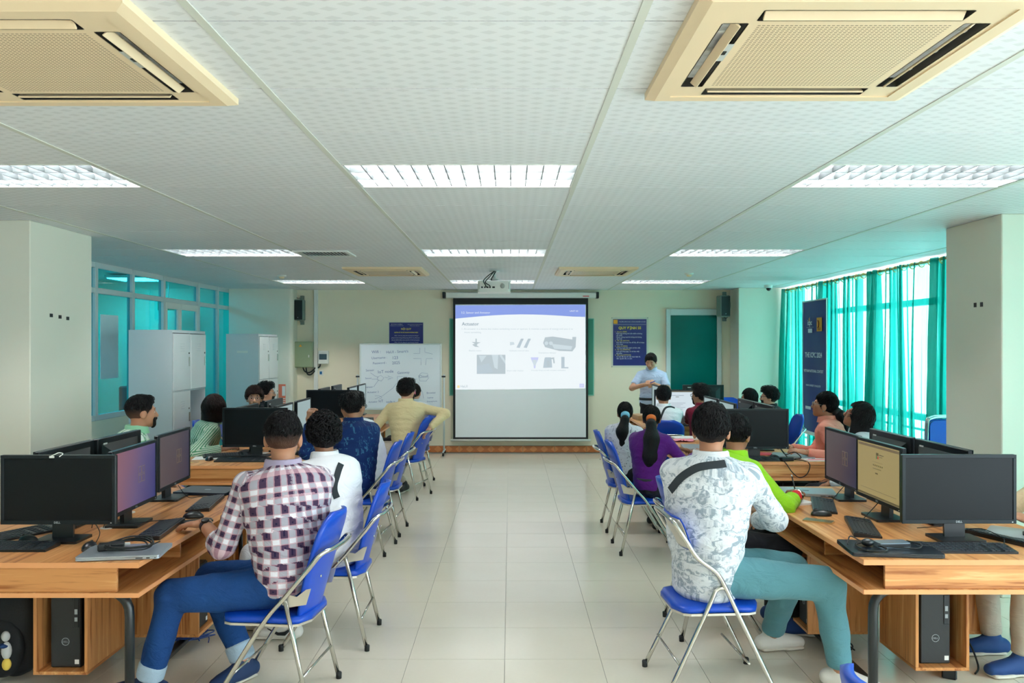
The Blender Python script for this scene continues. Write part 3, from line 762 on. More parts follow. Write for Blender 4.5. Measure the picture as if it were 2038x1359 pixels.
MB().box(-.60, .60, -.07, -.008, .705, .717, .002).build('tray', M['alu'], wb)
tag(MB().box(-1.36, -1.21, 12.935, 12.985, .7175, .745, .006).build('board_eraser', M['matte_black']), 'black eraser lying on the whiteboard tray', 'eraser')
hand = [('Wifi :', -.45, 1.58, .14), ('HaUI - Smart/s', -.22, 1.58, .34), ('Username :', -.45, 1.49, .24), ('123', -.12, 1.49, .08), ('Password :', -.43, 1.41, .21), ('2025', -.13, 1.41, .12), ('Sensor', -.54, 1.30, .13), ('IoT node', -.35, 1.27, .24), ('Gateway', -.05, 1.26, .19), ('Cloud', .29, 1.20, .13), ('Sensor', -.55, 1.18, .10), ('Sensor', -.55, 1.04, .12), ('Actuator 2', -.52, .96, .18), ('Actuator', -.50, .81, .14), ('IoT', -.34, .82, .07), ('node n', -.22, .81, .13), ('Browser', .41, .95, .14), ('Laptop', .42, .88, .09), ('Smartphone', .41, .82, .16)]
for s, x, z, w_ in hand: text(s, w_, (x, -.0095, z), M['ink'], wb, name='handwriting', rot=(R(90), R(-3), 0))
sk = [[(-.47, 1.28), (-.40, 1.23), (-.35, 1.21)], [(-.45, 1.18), (-.36, 1.18)], [(-.42, 1.06), (-.34, 1.17)], [(-.36, 1.21), (-.31, 1.24), (-.26, 1.20), (-.30, 1.15), (-.36, 1.17), (-.36, 1.21)], [(-.25, 1.21), (-.15, 1.19)], [(-.20, 1.17), (-.12, 1.2), (-.20, 1.23)], [(-.05, 1.22), (.10, 1.22), (.10, 1.13), (-.05, 1.13), (-.05, 1.22)], [(.12, 1.18), (.26, 1.18)], [(.28, 1.23), (.33, 1.28), (.42, 1.27), (.44, 1.20), (.40, 1.15), (.30, 1.15), (.28, 1.23)], [(-.06, 1.12), (-.12, 1.04), (-.28, .92), (-.40, .87)], [(.28, 1.14), (.30, 1.04), (.34, .98), (.36, .88)], [(-.40, .92), (-.33, .92), (-.29, .89), (-.33, .87)], [(.20, 1.58), (.30, 1.58), (.30, 1.67)], [(.38, 1.67), (.38, 1.60), (.50, 1.57)], [(.20, 1.50), (.32, 1.50), (.32, 1.40)], [(.39, 1.40), (.40, 1.50), (.50, 1.50)]]
for pts in sk: MB().tube([(x, -.0088, z) for x, z in pts], .0022, 4).build('drawn_line', M['ink'], wb)

# speakers, boxes and trunking on the far wall
def speaker(x, y, z, rz, label, arm):
    t = thing('wall_speaker', label, 'speaker', (x, y, z), rz, 'wall speakers')
    MB().box(-.085, .085, -.02, .13, -.165, .165, .012).build('cabinet', plain('grey_green_cabinet', rgb(120, 136, 128), 0.5), t)
    MB().box(-.072, .072, -.026, -.02, -.152, .152, .004).build('grille', M['matte_black'], t)
    MB().lathe([(.008, 0), (.008, .002)], 10, Matrix.Translation((0, -.026, -.12)) @ Matrix.Rotation(R(90), 4, 'X')).build('badge', M['logo_grey'], t)
    k = MB(); 
    for s_ in (-1, 1): k.box(arm[0], arm[0] + .06, arm[1], arm[1] + .03, s_ * .20 - .03, s_ * .20 + .03, .003)
    k.box(arm[0], arm[0] + .05, .10, arm[1] + .02, -.19, -.168); k.box(arm[0], arm[0] + .05, .10, arm[1] + .02, .168, .19); k.build('bracket', plain('bracket_grey', rgb(110, 122, 116), 0.5), t)
    return t
speaker(-3.345, 13.14, 2.265, 0, 'black wall speaker left of the screen on the far wall', (0.0, .13))
speaker(3.335, 12.93, 2.315, R(14), 'black wall speaker right of the door by the far pillar', (0.03, .12))
MB().tube(smooth_path([(3.40, 13.0, 2.49), (3.43, 12.98, 2.36), (3.41, 12.97, 2.2), (3.36, 12.98, 2.12), (3.34, 13.0, 2.16)]), .004, 5).build('speaker_cable', M['rubber'], label='thin looped cable beside the right wall speaker', category='cable')
MB().tube(smooth_path([(-3.46, 13.28, 2.58), (-3.44, 13.27, 2.50), (-3.38, 13.26, 2.455), (-3.345, 13.26, 2.46)]), .005, 5).build('speaker_cable', M['rubber'], label='short cable running down to the left wall speaker', category='cable')
ec = thing('electrical_cabinet', 'green steel electrical cabinet on the far wall', 'cabinet', (-3.29, 13.30, 1.355))
MB().box(-.165, .165, -.15, 0, 0, .41, .008).build('body', plain('sage_green_steel', rgb(140, 156, 124), 0.4), ec); MB().box(-.150, .155, -.157, -.15, .012, .398, .004).build('door', plain('sage_green_door', rgb(148, 164, 132), 0.4), ec)
MB().prism([(-.045, .33), (.005, .33), (-.02, .365)], -.159, -.157, 'y').build('warning_sign', M['orange_print'], ec); MB().box(.105, .118, -.163, -.157, .16, .20, .002).build('handle', M['white'], ec)
for pts in ([(.0, -.08, 0), (.03, -.08, -.06), (.10, -.08, -.08), (.17, -.06, -.03), (.19, -.03, .01)], [(.05, -.08, 0), (.07, -.08, -.10), (.13, -.08, -.11), (.18, -.05, -.05)]): MB().tube(smooth_path(pts), .011, 6).build('cable', M['rubber'], ec)
tag(MB().box(-3.125, -3.065, 13.25, 13.30, .3, CEIL, .004).build('cable_trunking', M['white']), 'vertical white cable trunking beside the green cabinet', 'trunking')
t = thing('control_box', 'white wall box with a dark window beside the trunking', 'control box', (-2.97, 13.30, 1.41))
MB().box(-.08, .08, -.09, 0, 0, .21, .012).build('body', M['white'], t); MB().box(-.06, .06, -.094, -.09, .07, .16, .003).build('window', plain('smoked_cover', rgb(70, 92, 104), 0.2), t)
MB().tube(smooth_path([(-.05, -.04, 0), (-.06, -.05, -.04), (-.09, -.03, -.06)]), .012, 6).build('cable', M['rubber'], t)
t = thing('wall_switch', 'small white switch with a blue button below the control box', 'switch', (-3.02, 13.30, 1.225))
MB().box(-.034, .034, -.012, 0, 0, .085, .003).build('plate', M['white'], t); MB().box(-.018, .018, -.017, -.012, .02, .065, .002).build('button', plain('blue_button', rgb(30, 96, 150), 0.3), t)

# lockers
def locker(y, label, note=False, missing=False):
    t = thing('locker', label, 'locker', (-3.94, y, 0), group='grey steel lockers')
    W, D, H = .93, .45, 1.865                   # along y, along x
    b = MB(); b.box(0, .012, 0, W, 0, H); b.box(.012, D, 0, .012, 0, H); b.box(.012, D, W - .012, W, 0, H); b.box(.012, D, .012, W - .012, H - .03, H); b.box(.012, D, .012, W - .012, 0, .06)
    rows = [(1.225, 1.835), (.645, 1.225), (.06, .645)]
    for (z0, z1) in rows[:2]: b.box(.012, D, .012, W - .012, z0 - .012, z0)
    b.box(.012, D, W / 2 - .006, W / 2 + .006, .06, H - .03); b.build('carcass', M['grey_metal'], t)
    for r_, (z0, z1) in enumerate(rows):
        for c_ in (0, 1):
            if missing and r_ == 1 and c_ == 1: continue
            y0, y1 = .012 + c_ * W / 2, W / 2 - .006 + c_ * (W / 2 - .006)
            d = MB().box(D - .002, D + .014, y0 + .003, y1 - .003, z0 + .004, z1 - .008, .003).build('door', M['locker_door'], t)
            v = MB()
            for q in range(4): v.box(D + .014, D + .019, (y0 + y1) / 2 - .05, (y0 + y1) / 2 + .05, z1 - .12 - .025 * q, z1 - .112 - .025 * q)
            v.build('louvre_slits', M['grey_metal'], d)
            MB().box(D + .014, D + .026, y1 - .055, y1 - .04, (z0 + z1) / 2 - .05, (z0 + z1) / 2 + .05, .002).build('handle', M['chrome'], d)
            MB().lathe([(.009, 0), (.009, .006)], 10, Matrix.Translation((D + .014, y1 - .047, (z0 + z1) / 2 + .09)) @ Matrix.Rotation(R(90), 4, 'Y')).build('lock', M['dark_steel'], d)
    if note: MB().box(.15, .30, -.001, 0, 1.60, 1.63).build('sticker', M['white'], t)
    return t
locker(8.60, 'grey steel locker with one door missing, nearer of the two', missing=True)
locker(11.55, 'grey steel locker with a white strip label, farther of the two', note=True)

# blue contest banner in front of the curtain
bn = thing('banner', 'tall dark blue contest banner in front of the teal curtain', 'banner', (4.06, 11.12, 0))
g = MB(); n = 20
vs = []
for k in range(13):
    z = .54 + (2.30 - .54) * k / 12
    for i in range(n + 1):
        u = i / n; vs.append((.010 * math.sin(7 * u + 3 * z) * (1 - k / 14), .425 - .85 * u, z))
fs = [(k * (n + 1) + i, k * (n + 1) + i + 1, (k + 1) * (n + 1) + i + 1, (k + 1) * (n + 1) + i) for k in range(12) for i in range(n)]
vb = [(x + .004, y, z) for x, y, z in vs]; o = len(vs)
g.add(vs + vb, [f_[::-1] for f_ in fs] + [tuple(i + o for i in f_) for f_ in fs], True)
M['banner_blue'] = plain('banner_blue', rgb(44, 46, 128), 0.45, var=.15, scale=2)
g.build('sheet', M['banner_blue'], bn)
for y in (.43, -.43): MB().box(-.006, .006, y - .006, y + .006, .52, 2.31).build('edge_strip', M['white'], bn)
MB().cyl((0, -.44, 2.305), (0, .44, 2.305), .010, 8).build('top_rail', M['alu'], bn); MB().box(-.03, .03, -.44, .44, .50, .545, .006).build('bottom_rail', M['white'], bn)
for y in (-.3, .3): MB().cyl((.02, y, 0), (.02, y, .52), .012, 8).build('support_leg', M['alu'], bn)
RB = (R(90), 0, R(-90))
def bt_(s, z, w_, **k): return text(s, w_, (-.016, 0, z), M['white_print'], bn, rot=RB, align='CENTER', **k)
bt_('THE ICPC 2024', 1.545, .62, bold=.03); bt_('VIETNAM NATIONAL CONTEST', 1.345, .72, bold=.03); bt_('HANOI UNIVERSITY OF INDUSTRY', 1.155, .54, bold=.02)
text('icpc', .16, (-.016, .13, 1.98), M['white_print'], bn, rot=RB, align='CENTER', bold=.02)
for k, (c_, yy) in enumerate(((rgb(240, 190, 40), .18), (rgb(220, 70, 50), .165), (rgb(60, 120, 210), .15))): MB().box(-.014, -.012, yy - .03, yy - .016, 2.03, 2.075 + .01 * k).build('emblem_bar', plain('emblem_%d' % k, c_, 0.5), bn)
text('International Collegiate Programming Contest', .26, (-.016, .12, 1.945), M['white_print'], bn, rot=RB, align='CENTER'); MB().box(-.014, -.012, .05, .20, 1.875, 1.93).build('sponsor_plate', M['white_print'], bn)
MB().box(-.014, -.012, -.30, -.12, 1.89, 2.07).build('emblem', M['orange_print'], bn); MB().tube([(-.016, -.17 - .03 * math.sin(R(a)), 1.985 + .045 * math.cos(R(a))) for a in range(0, 181, 20)], .010, 6).build('emblem_mark', plain('brown_print', rgb(150, 70, 20), .5), bn); text('HaUI', .10, (-.016, -.21, 1.905), plain('brown_print', rgb(150, 70, 20), .5), bn, rot=RB, align='CENTER', bold=.02)
MB().box(-.014, -.012, .10, .30, .84, .88).build('sponsor_mark', M['white_print'], bn)
# ------------------------------------------------------------------ desks
DW, DL, DZ = 1.13, 1.93, 0.75
def desk(s, x_edge, y0, label):
    """s = -1 left of the aisle, +1 right; local x runs from the aisle edge outwards, y away from the camera"""
    t = thing('computer_desk', label, 'desk', (x_edge, y0, 0), group='wooden computer desks')
    def B(name, x0, x1, y0_, y1_, z0, z1, m, c=.0015, par=t): return MB().box(s * x0, s * x1, y0_, y1_, z0, z1, c).build(name, M[m], par)
    top = B('table_top', 0, DW, 0, DL, DZ - .025, DZ, 'wood_y')
    e = MB()
    e.box(0, s * DW, -.0015, 0, DZ - .024, DZ - .001); e.box(s * -.0015, 0, 0, DL, DZ - .024, DZ - .001); e.box(s * DW, s * (DW + .0015), 0, DL, DZ - .024, DZ - .001)
    e.build('edge_band', M['wood_edge'], top)
    sh = B('lower_shelf', 0, DW, 0, DL, .595, .617, 'wood_y')
    e = MB(); e.box(0, s * DW, -.0015, 0, .596, .616); e.box(s * -.0015, 0, 0, DL, .596, .616); e.build('edge_band', M['wood_edge'], sh)
    B('fascia', .10, DW - .10, .012, .028, .617, DZ - .025, 'wood_x'); B('fascia', .10, DW - .10, DL - .028, DL - .012, .617, DZ - .025, 'wood_x')
    B('spine_board', .40, .416, .028, DL - .028, .617, DZ - .025, 'wood_y'); B('spine_board', DW - .416, DW - .40, .028, DL - .028, .617, DZ - .025, 'wood_y')
    for y in (.62, 1.28):
        for x0 in (.06, DW - .26): B('divider', x0, x0 + .20, y - .008, y + .008, .617, DZ - .025, 'wood_x')
    # black bent tube legs and floor bars
    for y in (.17, DL - .17):
        r = .022
        pts = [(s * .115, y, .0)] + [(s * .115, y, .46)] + [(s * (.115 + .10 - .10 * math.cos(R(a))), y, .473 + .10 * math.sin(R(a))) for a in (15, 30, 45, 60, 75, 90)] + [(s * (DW / 2), y, .573)]
        pts2 = [(s * (DW - .115), y, .0), (s * (DW - .115), y, .46)] + [(s * (DW - .115 - .10 + .10 * math.cos(R(a))), y, .473 + .10 * math.sin(R(a))) for a in (15, 30, 45, 60, 75, 90)]
        MB().tube(pts + pts2[::-1], r, 10).build('leg_frame', M['dark_steel'], t)
    for x in (.20, DW - .20):
        MB().box(s * (x - .02), s * (x + .02), .30 if x < .5 else .95, DL - .12, .03, .06, .004).build('floor_bar', M['dark_steel'], t)
        for y in (.32 if x < .5 else .97, DL - .16): MB().lathe([(.02, 0), (.02, .03)], 10, Matrix.Translation((s * x, y, 0))).build('levelling_foot', M['rubber'], t)
    # cabinets for the computer towers
    def cabinet(x0, x1, y0_, y1_, open_):
        c = MB().box(s * x0, s * x1, y0_, y1_, .10, .116, .001).build('tower_cabinet', M['wood_y'], t)
        d = .016
        if open_ == 'front':
            B('side_panel', x0, x0 + d, y0_, y1_, .116, .595, 'wood_z', par=c); B('side_panel', x1 - d, x1, y0_, y1_, .116, .595, 'wood_z', par=c); B('back_panel', x0 + d, x1 - d, y1_ - d, y1_, .116, .595, 'wood_z', par=c)
        else:
            B('side_panel', x0, x1, y0_, y0_ + d, .116, .595, 'wood_z', par=c); B('side_panel', x0, x1, y1_ - d, y1_, .116, .595, 'wood_z', par=c)
            bx = x1 if open_ == 'in' else x0 + d
            B('back_panel', bx - d, bx, y0_ + d, y1_ - d, .116, .595, 'wood_z', par=c)
    cabinet(.425, .69, .40, .80, 'front'); cabinet(.08, .45, .92, 1.18, 'in'); cabinet(DW - .45, DW - .08, .92, 1.18, 'out'); cabinet(.08, .45, 1.50, 1.76, 'in')
    return t
EL, ER = -1.63, 1.57
DESKS = {'L1': (-1, EL, 3.65), 'L2': (-1, EL, 6.60), 'L3': (-1, EL, 9.65), 'R1': (1, ER, 3.70), 'R2': (1, ER, 6.82), 'R3': (1, ER, 9.75)}
for k, (s, x, y) in DESKS.items():
    desk(s, x, y, {'1': 'nearest', '2': 'middle', '3': 'farthest'}[k[1]] + ' wooden computer desk on the ' + {'L': 'left', 'R': 'right'}[k[0]] + ' of the aisle')

# ------------------------------------------------------------------ monitors
def screen_off():
    t = NT('dark_switched_off_screen'); t.set(color=t.mix(t.noise(t.coord(), 2.0), rgb(12, 16, 21), rgb(16, 22, 27)), rough=0.35, spec=0.2); return t.m
M['screen_off'] = screen_off()
def screen_grad(name, c0, c1, c2, power):
    t = NT(name); x, y, z = t.xyz(t.coord('Object'))
    f = t.math('ADD', t.math('MULTIPLY', x, 1.4), t.math('MULTIPLY', z, -.5)); f = t.math('ADD', f, t.math('MULTIPLY', t.noise(t.coord('Object'), 4.0), .25)); f = t.math('ADD', f, .45)
    c = t.ramp(f, [(0.05, c0), (0.5, c1), (0.95, c2)])
    t.set(color=(0.02, 0.02, 0.03, 1), emit=c, power=power / 2 ** EXPO, rough=0.35); t.set(spec=.2); t.m.cycles.emission_sampling = 'NONE'; return t.m
M['wallpaper'] = screen_grad('violet_wallpaper_screen', rgb(150, 100, 106), rgb(104, 88, 130), rgb(34, 46, 116), .8)
M['wallpaper_dim'] = screen_grad('brown_wallpaper_screen', rgb(96, 84, 82), rgb(84, 72, 76), rgb(42, 46, 76), .75)
M['tan_screen'] = lit('tan_page_screen', rgb(176, 158, 104), .72); M['page_screen'] = lit('white_page_screen', rgb(212, 226, 234), .95)
M['grey_screen'] = lit('grey_reflection_glow', rgb(150, 172, 174), .9)  # room light reflected by the side-facing screens, painted as glow
M['icon_dark'] = lit('screen_icon_dark', rgb(96, 86, 56), .8); M['icon_red'] = lit('screen_icon_red', rgb(200, 70, 50), .8); M['icon_green'] = lit('screen_icon_green', rgb(60, 130, 70), .8); M['icon_line'] = lit('screen_line', rgb(138, 120, 90), .6); M['page_line'] = lit('page_line', rgb(150, 164, 176), .9)
MW, MH, MZ = .555, .335, .085
mon_me = {}
def mon_meshes():
    b = MB()
    b.box(-MW / 2, MW / 2, -.004, .022, MZ, MZ + MH, .004)
    vs = [(-.23, .022, MZ + .03), (.23, .022, MZ + .03), (.23, .022, MZ + .30), (-.23, .022, MZ + .30), (-.16, .052, MZ + .07), (.16, .052, MZ + .07), (.16, .052, MZ + .25), (-.16, .052, MZ + .25)]
    b.add(vs, [(4, 5, 6, 7), (0, 1, 5, 4), (1, 2, 6, 5), (2, 3, 7, 6), (3, 0, 4, 7)])
    mon_me['housing'] = b.mesh('housing', M['black'])
    f = MB(); e = .016
    for (a, c, z0, z1) in ((-MW / 2, MW / 2, MZ, MZ + e + .004), (-MW / 2, MW / 2, MZ + MH - e, MZ + MH), (-MW / 2, -MW / 2 + e, MZ + e, MZ + MH - e), (MW / 2 - e, MW / 2, MZ + e, MZ + MH - e)): f.box(a, c, -.009, -.004, z0, z1, .001)
    mon_me['bezel'] = f.mesh('bezel', plain('monitor_bezel', rgb(24, 33, 39), .45, spec=.3))
    n = MB(); n.add([(-.05, .035, .012), (.05, .035, .012), (.045, .06, .012), (-.045, .06, .012), (-.055, .045, .26), (.055, .045, .26), (.05, .065, .26), (-.05, .065, .26)], [(0, 1, 5, 4), (1, 2, 6, 5), (2, 3, 7, 6), (3, 0, 4, 7), (4, 5, 6, 7)])
    mon_me['neck'] = n.mesh('neck', M['black'])
    s_ = MB().prism(rrect(.22, .17, .012, 3, 0, .03), 0, .012); mon_me['base'] = s_.mesh('base', M['black'])
    mon_me['ring'] = MB().tube([(.030 * math.cos(R(a)), .0535, MZ + .165 + .030 * math.sin(R(a))) for a in range(0, 360, 20)], .0018, 5, closed=True).mesh('back_emblem', M['logo_grey'])
    mon_me['stick'] = MB().box(.17, .215, .0235, .0245, MZ + .275, MZ + .305).mesh('asset_sticker', M['paper'])
    mon_me['led'] = MB().box(.255, .261, -.0098, -.009, MZ + .006, MZ + .010).mesh('power_light', M['white'])
    for k in ('screen_off', 'wallpaper', 'wallpaper_dim', 'tan_screen', 'page_screen', 'grey_screen'):
        mon_me[k] = MB().box(-MW / 2 + .016, MW / 2 - .016, -.0055, -.004, MZ + .02, MZ + MH - .016).mesh('screen', M[k])
    mon_me['brand'] = text_mesh('DELL', .014, 'brand_lettering', .0003); mon_me['brand'].materials.append(M['logo_grey'])
    mon_me['brand_back'] = text_mesh('DELL', .020, 'brand_lettering', .0004); mon_me['brand_back'].materials.append(M['logo_grey'])
mon_meshes()
def monitor(x, y, face, label, screen='screen_off', deco=None, z=DZ):
    """face: direction the screen looks at, degrees (0 = +X, 90 = +Y)"""
    t = thing('monitor', label, 'monitor', (x, y, z), R(face + 90), 'desktop monitors')
    link('base', mon_me['base'], t); link('neck', mon_me['neck'], t)
    h = link('housing', mon_me['housing'], t); link('back_emblem', mon_me['ring'], h); link('asset_sticker', mon_me['stick'], h)
    link('brand_lettering', mon_me['brand_back'], h, (.024, .0525, MZ + .158), (R(90), 0, R(180)))
    bz = link('bezel', mon_me['bezel'], t); link('brand_lettering', mon_me['brand'], bz, (-.018, -.0095, MZ + .005), (R(90), 0, 0)); link('power_light', mon_me['led'], bz)
    sc = link('screen', mon_me[screen], t)
    def q(x0, x1, z0, z1, m, n='screen_mark'): MB().box(x0, x1, -.0062, -.0055, MZ + z0, MZ + z1).build(n, M[m], sc)
    if deco == 'logo':
        for a in range(2):
            for b in range(2):
                fr = MB(); X, Z = .03 + a * .045, .13 + b * .045
                for bx in ((X, X + .04, Z, Z + .003), (X, X + .04, Z + .037, Z + .04), (X, X + .003, Z, Z + .04), (X + .037, X + .04, Z, Z + .04)): fr.box(bx[0], bx[1], -.0062, -.0055, MZ + bx[2], MZ + bx[3])
                fr.build('logo_pane', M['icon_line'], sc)
    if deco == 'app':
        for a in range(2):
            for b in range(2): q(-.02 + a * .016, -.006 + a * .016, .24 + b * .018, .256 + b * .018, ('icon_green', 'icon_dark', 'icon_red', 'icon_dark')[a * 2 + b])
        q(.02, .07, .262, .267, 'icon_dark'); q(.02, .055, .252, .255, 'icon_dark')
        for k in range(6): q(-.06 + .022 * k, -.05 + .022 * k, .198, .206, 'icon_dark')
        q(-.07, .06, .22, .2212, 'icon_line'); q(-.06, .04, .182, .185, 'icon_dark'); q(-.03, .0, .155, .162, 'icon_dark'); q(-.22, .22, .06, .062, 'icon_line'); q(-.26, .26, .022, .032, 'icon_dark'); q(-.25, .26, .298, .312, 'icon_line')
    if deco == 'page':
        q(-.262, .262, .305, .318, 'icon_dark'); q(-.08, .08, .262, .268, 'page_line'); q(-.02, .02, .243, .249, 'icon_dark')
        for k in range(6): q(-.10, .10 - .03 * (k % 3), .17 - .018 * k, .175 - .018 * k, 'page_line')
    return t
monitor(-2.19, 4.04, -90, 'large switched off monitor facing the camera on the nearest left desk')
monitor(-2.00, 4.44, 2, 'monitor with violet wallpaper behind the front monitor, nearest left desk', 'wallpaper', 'logo')
monitor(-2.09, 5.18, 3, 'monitor with dim brown wallpaper at the far end of the nearest left desk', 'wallpaper_dim', 'logo')
monitor(-2.37, 4.43, 180, 'monitor seen from behind at the left edge beside the left pillar')
monitor(-2.36, 5.00, 180, 'monitor back with emblem in front of the bearded man in green check')
monitor(-2.18, 7.12, -90, 'switched off monitor facing the camera beside the woman in green stripes')
monitor(-2.05, 7.56, 0, 'monitor edge showing right behind the middle left front monitor', 'grey_screen')
monitor(-2.05, 8.26, 0, 'side facing monitor beside the raised hand, middle left desk', 'grey_screen')
monitor(-2.35, 7.44, 180, 'monitor back below the young man with glasses facing the camera')
monitor(-2.35, 8.26, 180, 'monitor back below the man in profile, middle left desk')
monitor(-2.17, 10.0, -90, 'black switched off monitor facing the camera on the farthest left desk')
monitor(-2.05, 10.85, 0, 'side facing monitor behind the navy shirted head, farthest left desk', 'grey_screen')
monitor(-2.05, 11.50, 0, 'side facing monitor in front of the whiteboard edge, farthest left desk', 'grey_screen')
monitor(-2.35, 10.50, 180, 'monitor back peeking over the black far left monitor')
monitor(-2.35, 11.25, 180, 'rearmost monitor back peeking over the black far left monitor')
monitor(2.185, 4.06, -90, 'large switched off monitor facing the camera on the nearest right desk')
monitor(2.03, 4.59, 180, 'monitor showing a tan page with icons on the nearest right desk', 'tan_screen', 'app')
monitor(2.06, 5.18, 178, 'monitor with dim wallpaper beside the woman in coral, nearest right desk', 'wallpaper_dim', 'logo')
monitor(2.34, 4.50, 0, 'monitor back with sticker under the folded chairs by the right pillar')
monitor(2.33, 5.08, 0, 'monitor back with sticker below the woman with long loose hair')
monitor(2.06, 7.0, -90, 'switched off monitor facing the camera behind the green shirted boy')
monitor(2.06, 8.56, 180, 'small side facing monitor beside the maroon shirted man', 'grey_screen')
monitor(2.06, 7.92, 180, 'side facing monitor right above the middle right front monitor', 'grey_screen')
monitor(2.33, 8.18, 0, 'monitor back in front of the woman behind the right desk')
monitor(2.33, 7.62, 0, 'monitor back in front of the man with glasses behind the right desk')
monitor(2.02, 10.08, -90, 'monitor showing a white page beyond the white shirted man', 'page_screen', 'page')
monitor(1.96, 11.20, 180, 'monitor seen edge on left of the white page screen', 'grey_screen')
monitor(2.62, 11.32, 90, 'monitor seen from behind in front of the green door')

# ------------------------------------------------------------------ keyboards, mice, laptops, phones
kb_body = MB(); kb_body.prism([(-.065, 0), (.065, 0), (.065, .020), (.05, .022), (-.065, .010)], -.22, .22, 'x')
kb_body_me = kb_body.mesh('body', M['black'])
kk = MB()
for r_ in range(6):
    y = .050 - .0195 * r_; z = .0205 - .0021 * (r_ + .3)
    for c_ in range(21):
        x = -.205 + .0195 * c_
        if c_ in (15, 18) and r_ != 0: continue
        if r_ == 5 and 4 <= c_ <= 8:
            if c_ == 4: kk.box(x, x + .095, y - .008, y + .008, z, z + .005)
            continue
        kk.box(x, x + .0165, y - .008, y + .008, z, z + .005)
kk_me = kk.mesh('keys', plain('black_keys', rgb(30, 38, 46), .45))
def keyboard(x, y, rz, label, z=DZ):
    t = thing('keyboard', label, 'keyboard', (x, y, z), R(rz), 'black keyboards'); link('body', kb_body_me, t); link('keys', kk_me, t, kind='stuff'); return t
mm = MB(); mm.ell((0, 0, .004), (.031, .057, .032), 18, 12); mm.v = [(x, y, max(z, 0)) for x, y, z in mm.v]; mouse_me = mm.mesh('shell', M['black'])
mw = MB().lathe([(.009, -.004), (.009, .004)], 12, Matrix.Translation((0, .030, .028)) @ Matrix.Rotation(R(90), 4, 'Y')).mesh('scroll_wheel', M['dark_slot'])
def mouse(x, y, rz, label, z=DZ):
    t = thing('computer_mouse', label, 'mouse', (x, y, z), R(rz), 'black computer mice'); link('shell', mouse_me, t); link('scroll_wheel', mw, t); return t
def laptop(x, y, rz, label, m='silver', w_=.355, d=.245, z=DZ, badge=None):
    t = thing('laptop', label, 'laptop', (x, y, z), R(rz))
    MB().prism(rrect(w_, d, .012, 4), .003, .012).build('base', M[m], t); MB().prism(rrect(w_, d, .012, 4), .013, .019).build('lid', M[m], t)
    MB().prism(rrect(w_ - .01, d - .01, .012, 4), 0, .013).build('gap', M['matte_black'], t)
    p = MB(); p.box(w_ / 2 - .10, w_ / 2 - .07, -d / 2 - .0006, -d / 2 + .002, .006, .010); p.box(w_ / 2 - .055, w_ / 2 - .04, -d / 2 - .0006, -d / 2 + .002, .005, .010); p.box(w_ / 2 - .02, w_ / 2 - .015, -d / 2 - .0006, -d / 2 + .002, .006, .010)
    p.build('ports', M['dark_slot'], t)
    if badge: MB().box(-.02, .02, -.012, .012, .019, .0195).build('lid_emblem', M[badge], t)
    return t
def phone(x, y, rz, label, m, z=DZ, face=None):
    t = thing('phone', label, 'phone', (x, y, z), R(rz))
    MB().prism(rrect(.074, .155, .010, 4), 0, .008).build('body', m, t); MB().prism(rrect(.068, .149, .008, 4), .008, .0086).build('glass', face or M['screen_off'], t); return t
def cable(pts, label, r=.003, m='rubber', name='cable', n=6, closed=False):
    return tag(MB().tube(smooth_path(pts, n, closed), r, 6, closed=closed).build(name, M[m]), label, 'cable')
Z = DZ
# nearest left desk
keyboard(-2.36, 3.90, 0, 'black keyboard below the large front monitor, nearest left desk'); mouse(-1.965, 3.89, 8, 'black mouse at the right end of the front left keyboard')
keyboard(-2.48, 4.12, 62, 'black keyboard slanting away behind the front left monitor'); mouse(-2.33, 4.03, 70, 'black mouse behind the front left keyboard under the big monitor')
keyboard(-1.80, 4.28, -84, 'black keyboard next to the plaid shirted man hand'); mouse(-1.75, 4.60, -80, 'black mouse beside the phone near the plaid shirted man')
keyboard(-1.82, 4.98, -82, 'black keyboard at the far part of the nearest left desk'); mouse(-1.75, 5.32, -80, 'black mouse at the far end of the nearest left desk')
laptop(-1.755, 3.80, 8, 'closed silver laptop with a coiled charger on top, nearest left desk', d=.235)
M['lap_navy'] = plain('dark_blue_laptop_shell', rgb(24, 40, 60), 0.35); M['lap_black'] = plain('black_laptop_shell', rgb(20, 28, 38), 0.3, coat=.2)
laptop(-1.96, 5.40, -8, 'closed dark blue laptop at the far end of the nearest left desk', 'lap_navy', badge='logo_grey')
phone(-1.69, 4.50, -60, 'dark phone lying by the desk edge, left side', M['black'])
ch = thing('charger', 'black laptop charger brick on the silver laptop', 'charger', (-1.82, 3.80, Z + .0195), R(20)); MB().box(-.055, .055, -.025, .025, 0, .032, .005).build('brick', M['black'], ch)
def coil(cx, cy, z, rx, ry, n, seed, tilt=.0):
    rs = random.Random(seed); pts = []
    for i in range(n * 8):
        a = 2 * math.pi * i / 8 + .2; k = 1 + rs.uniform(-.18, .18)
        pts.append((cx + rx * k * math.cos(a) + .004 * i / 8, cy + ry * k * math.sin(a), z + .006 + .004 * (i / 8) + rs.uniform(0, .008) + tilt * max(0, math.sin(a))))
    return pts
cable(coil(-1.745, 3.80, Z + .020, .10, .06, 5, 3, .02) + [(-1.66, 3.84, Z + .03), (-1.64, 3.90, Z + .035)], 'black charger cable coiled on the silver laptop', .0035)
MB().box(.045, .075, .05, .062, .004, .016, .002).build('plug', M['white'], ch)
for k, (x, y) in enumerate(((-2.10, 4.34), (-2.17, 4.74))):
    tag(MB().lathe([(.034, 0), (.034, .004), (.022, .005), (.022, .002)], 18, Matrix.Translation((x, y, Z))).build('cable_grommet', M['white']), ('nearer', 'farther')[k] + ' round cable grommet on the nearest left desk', 'grommet')
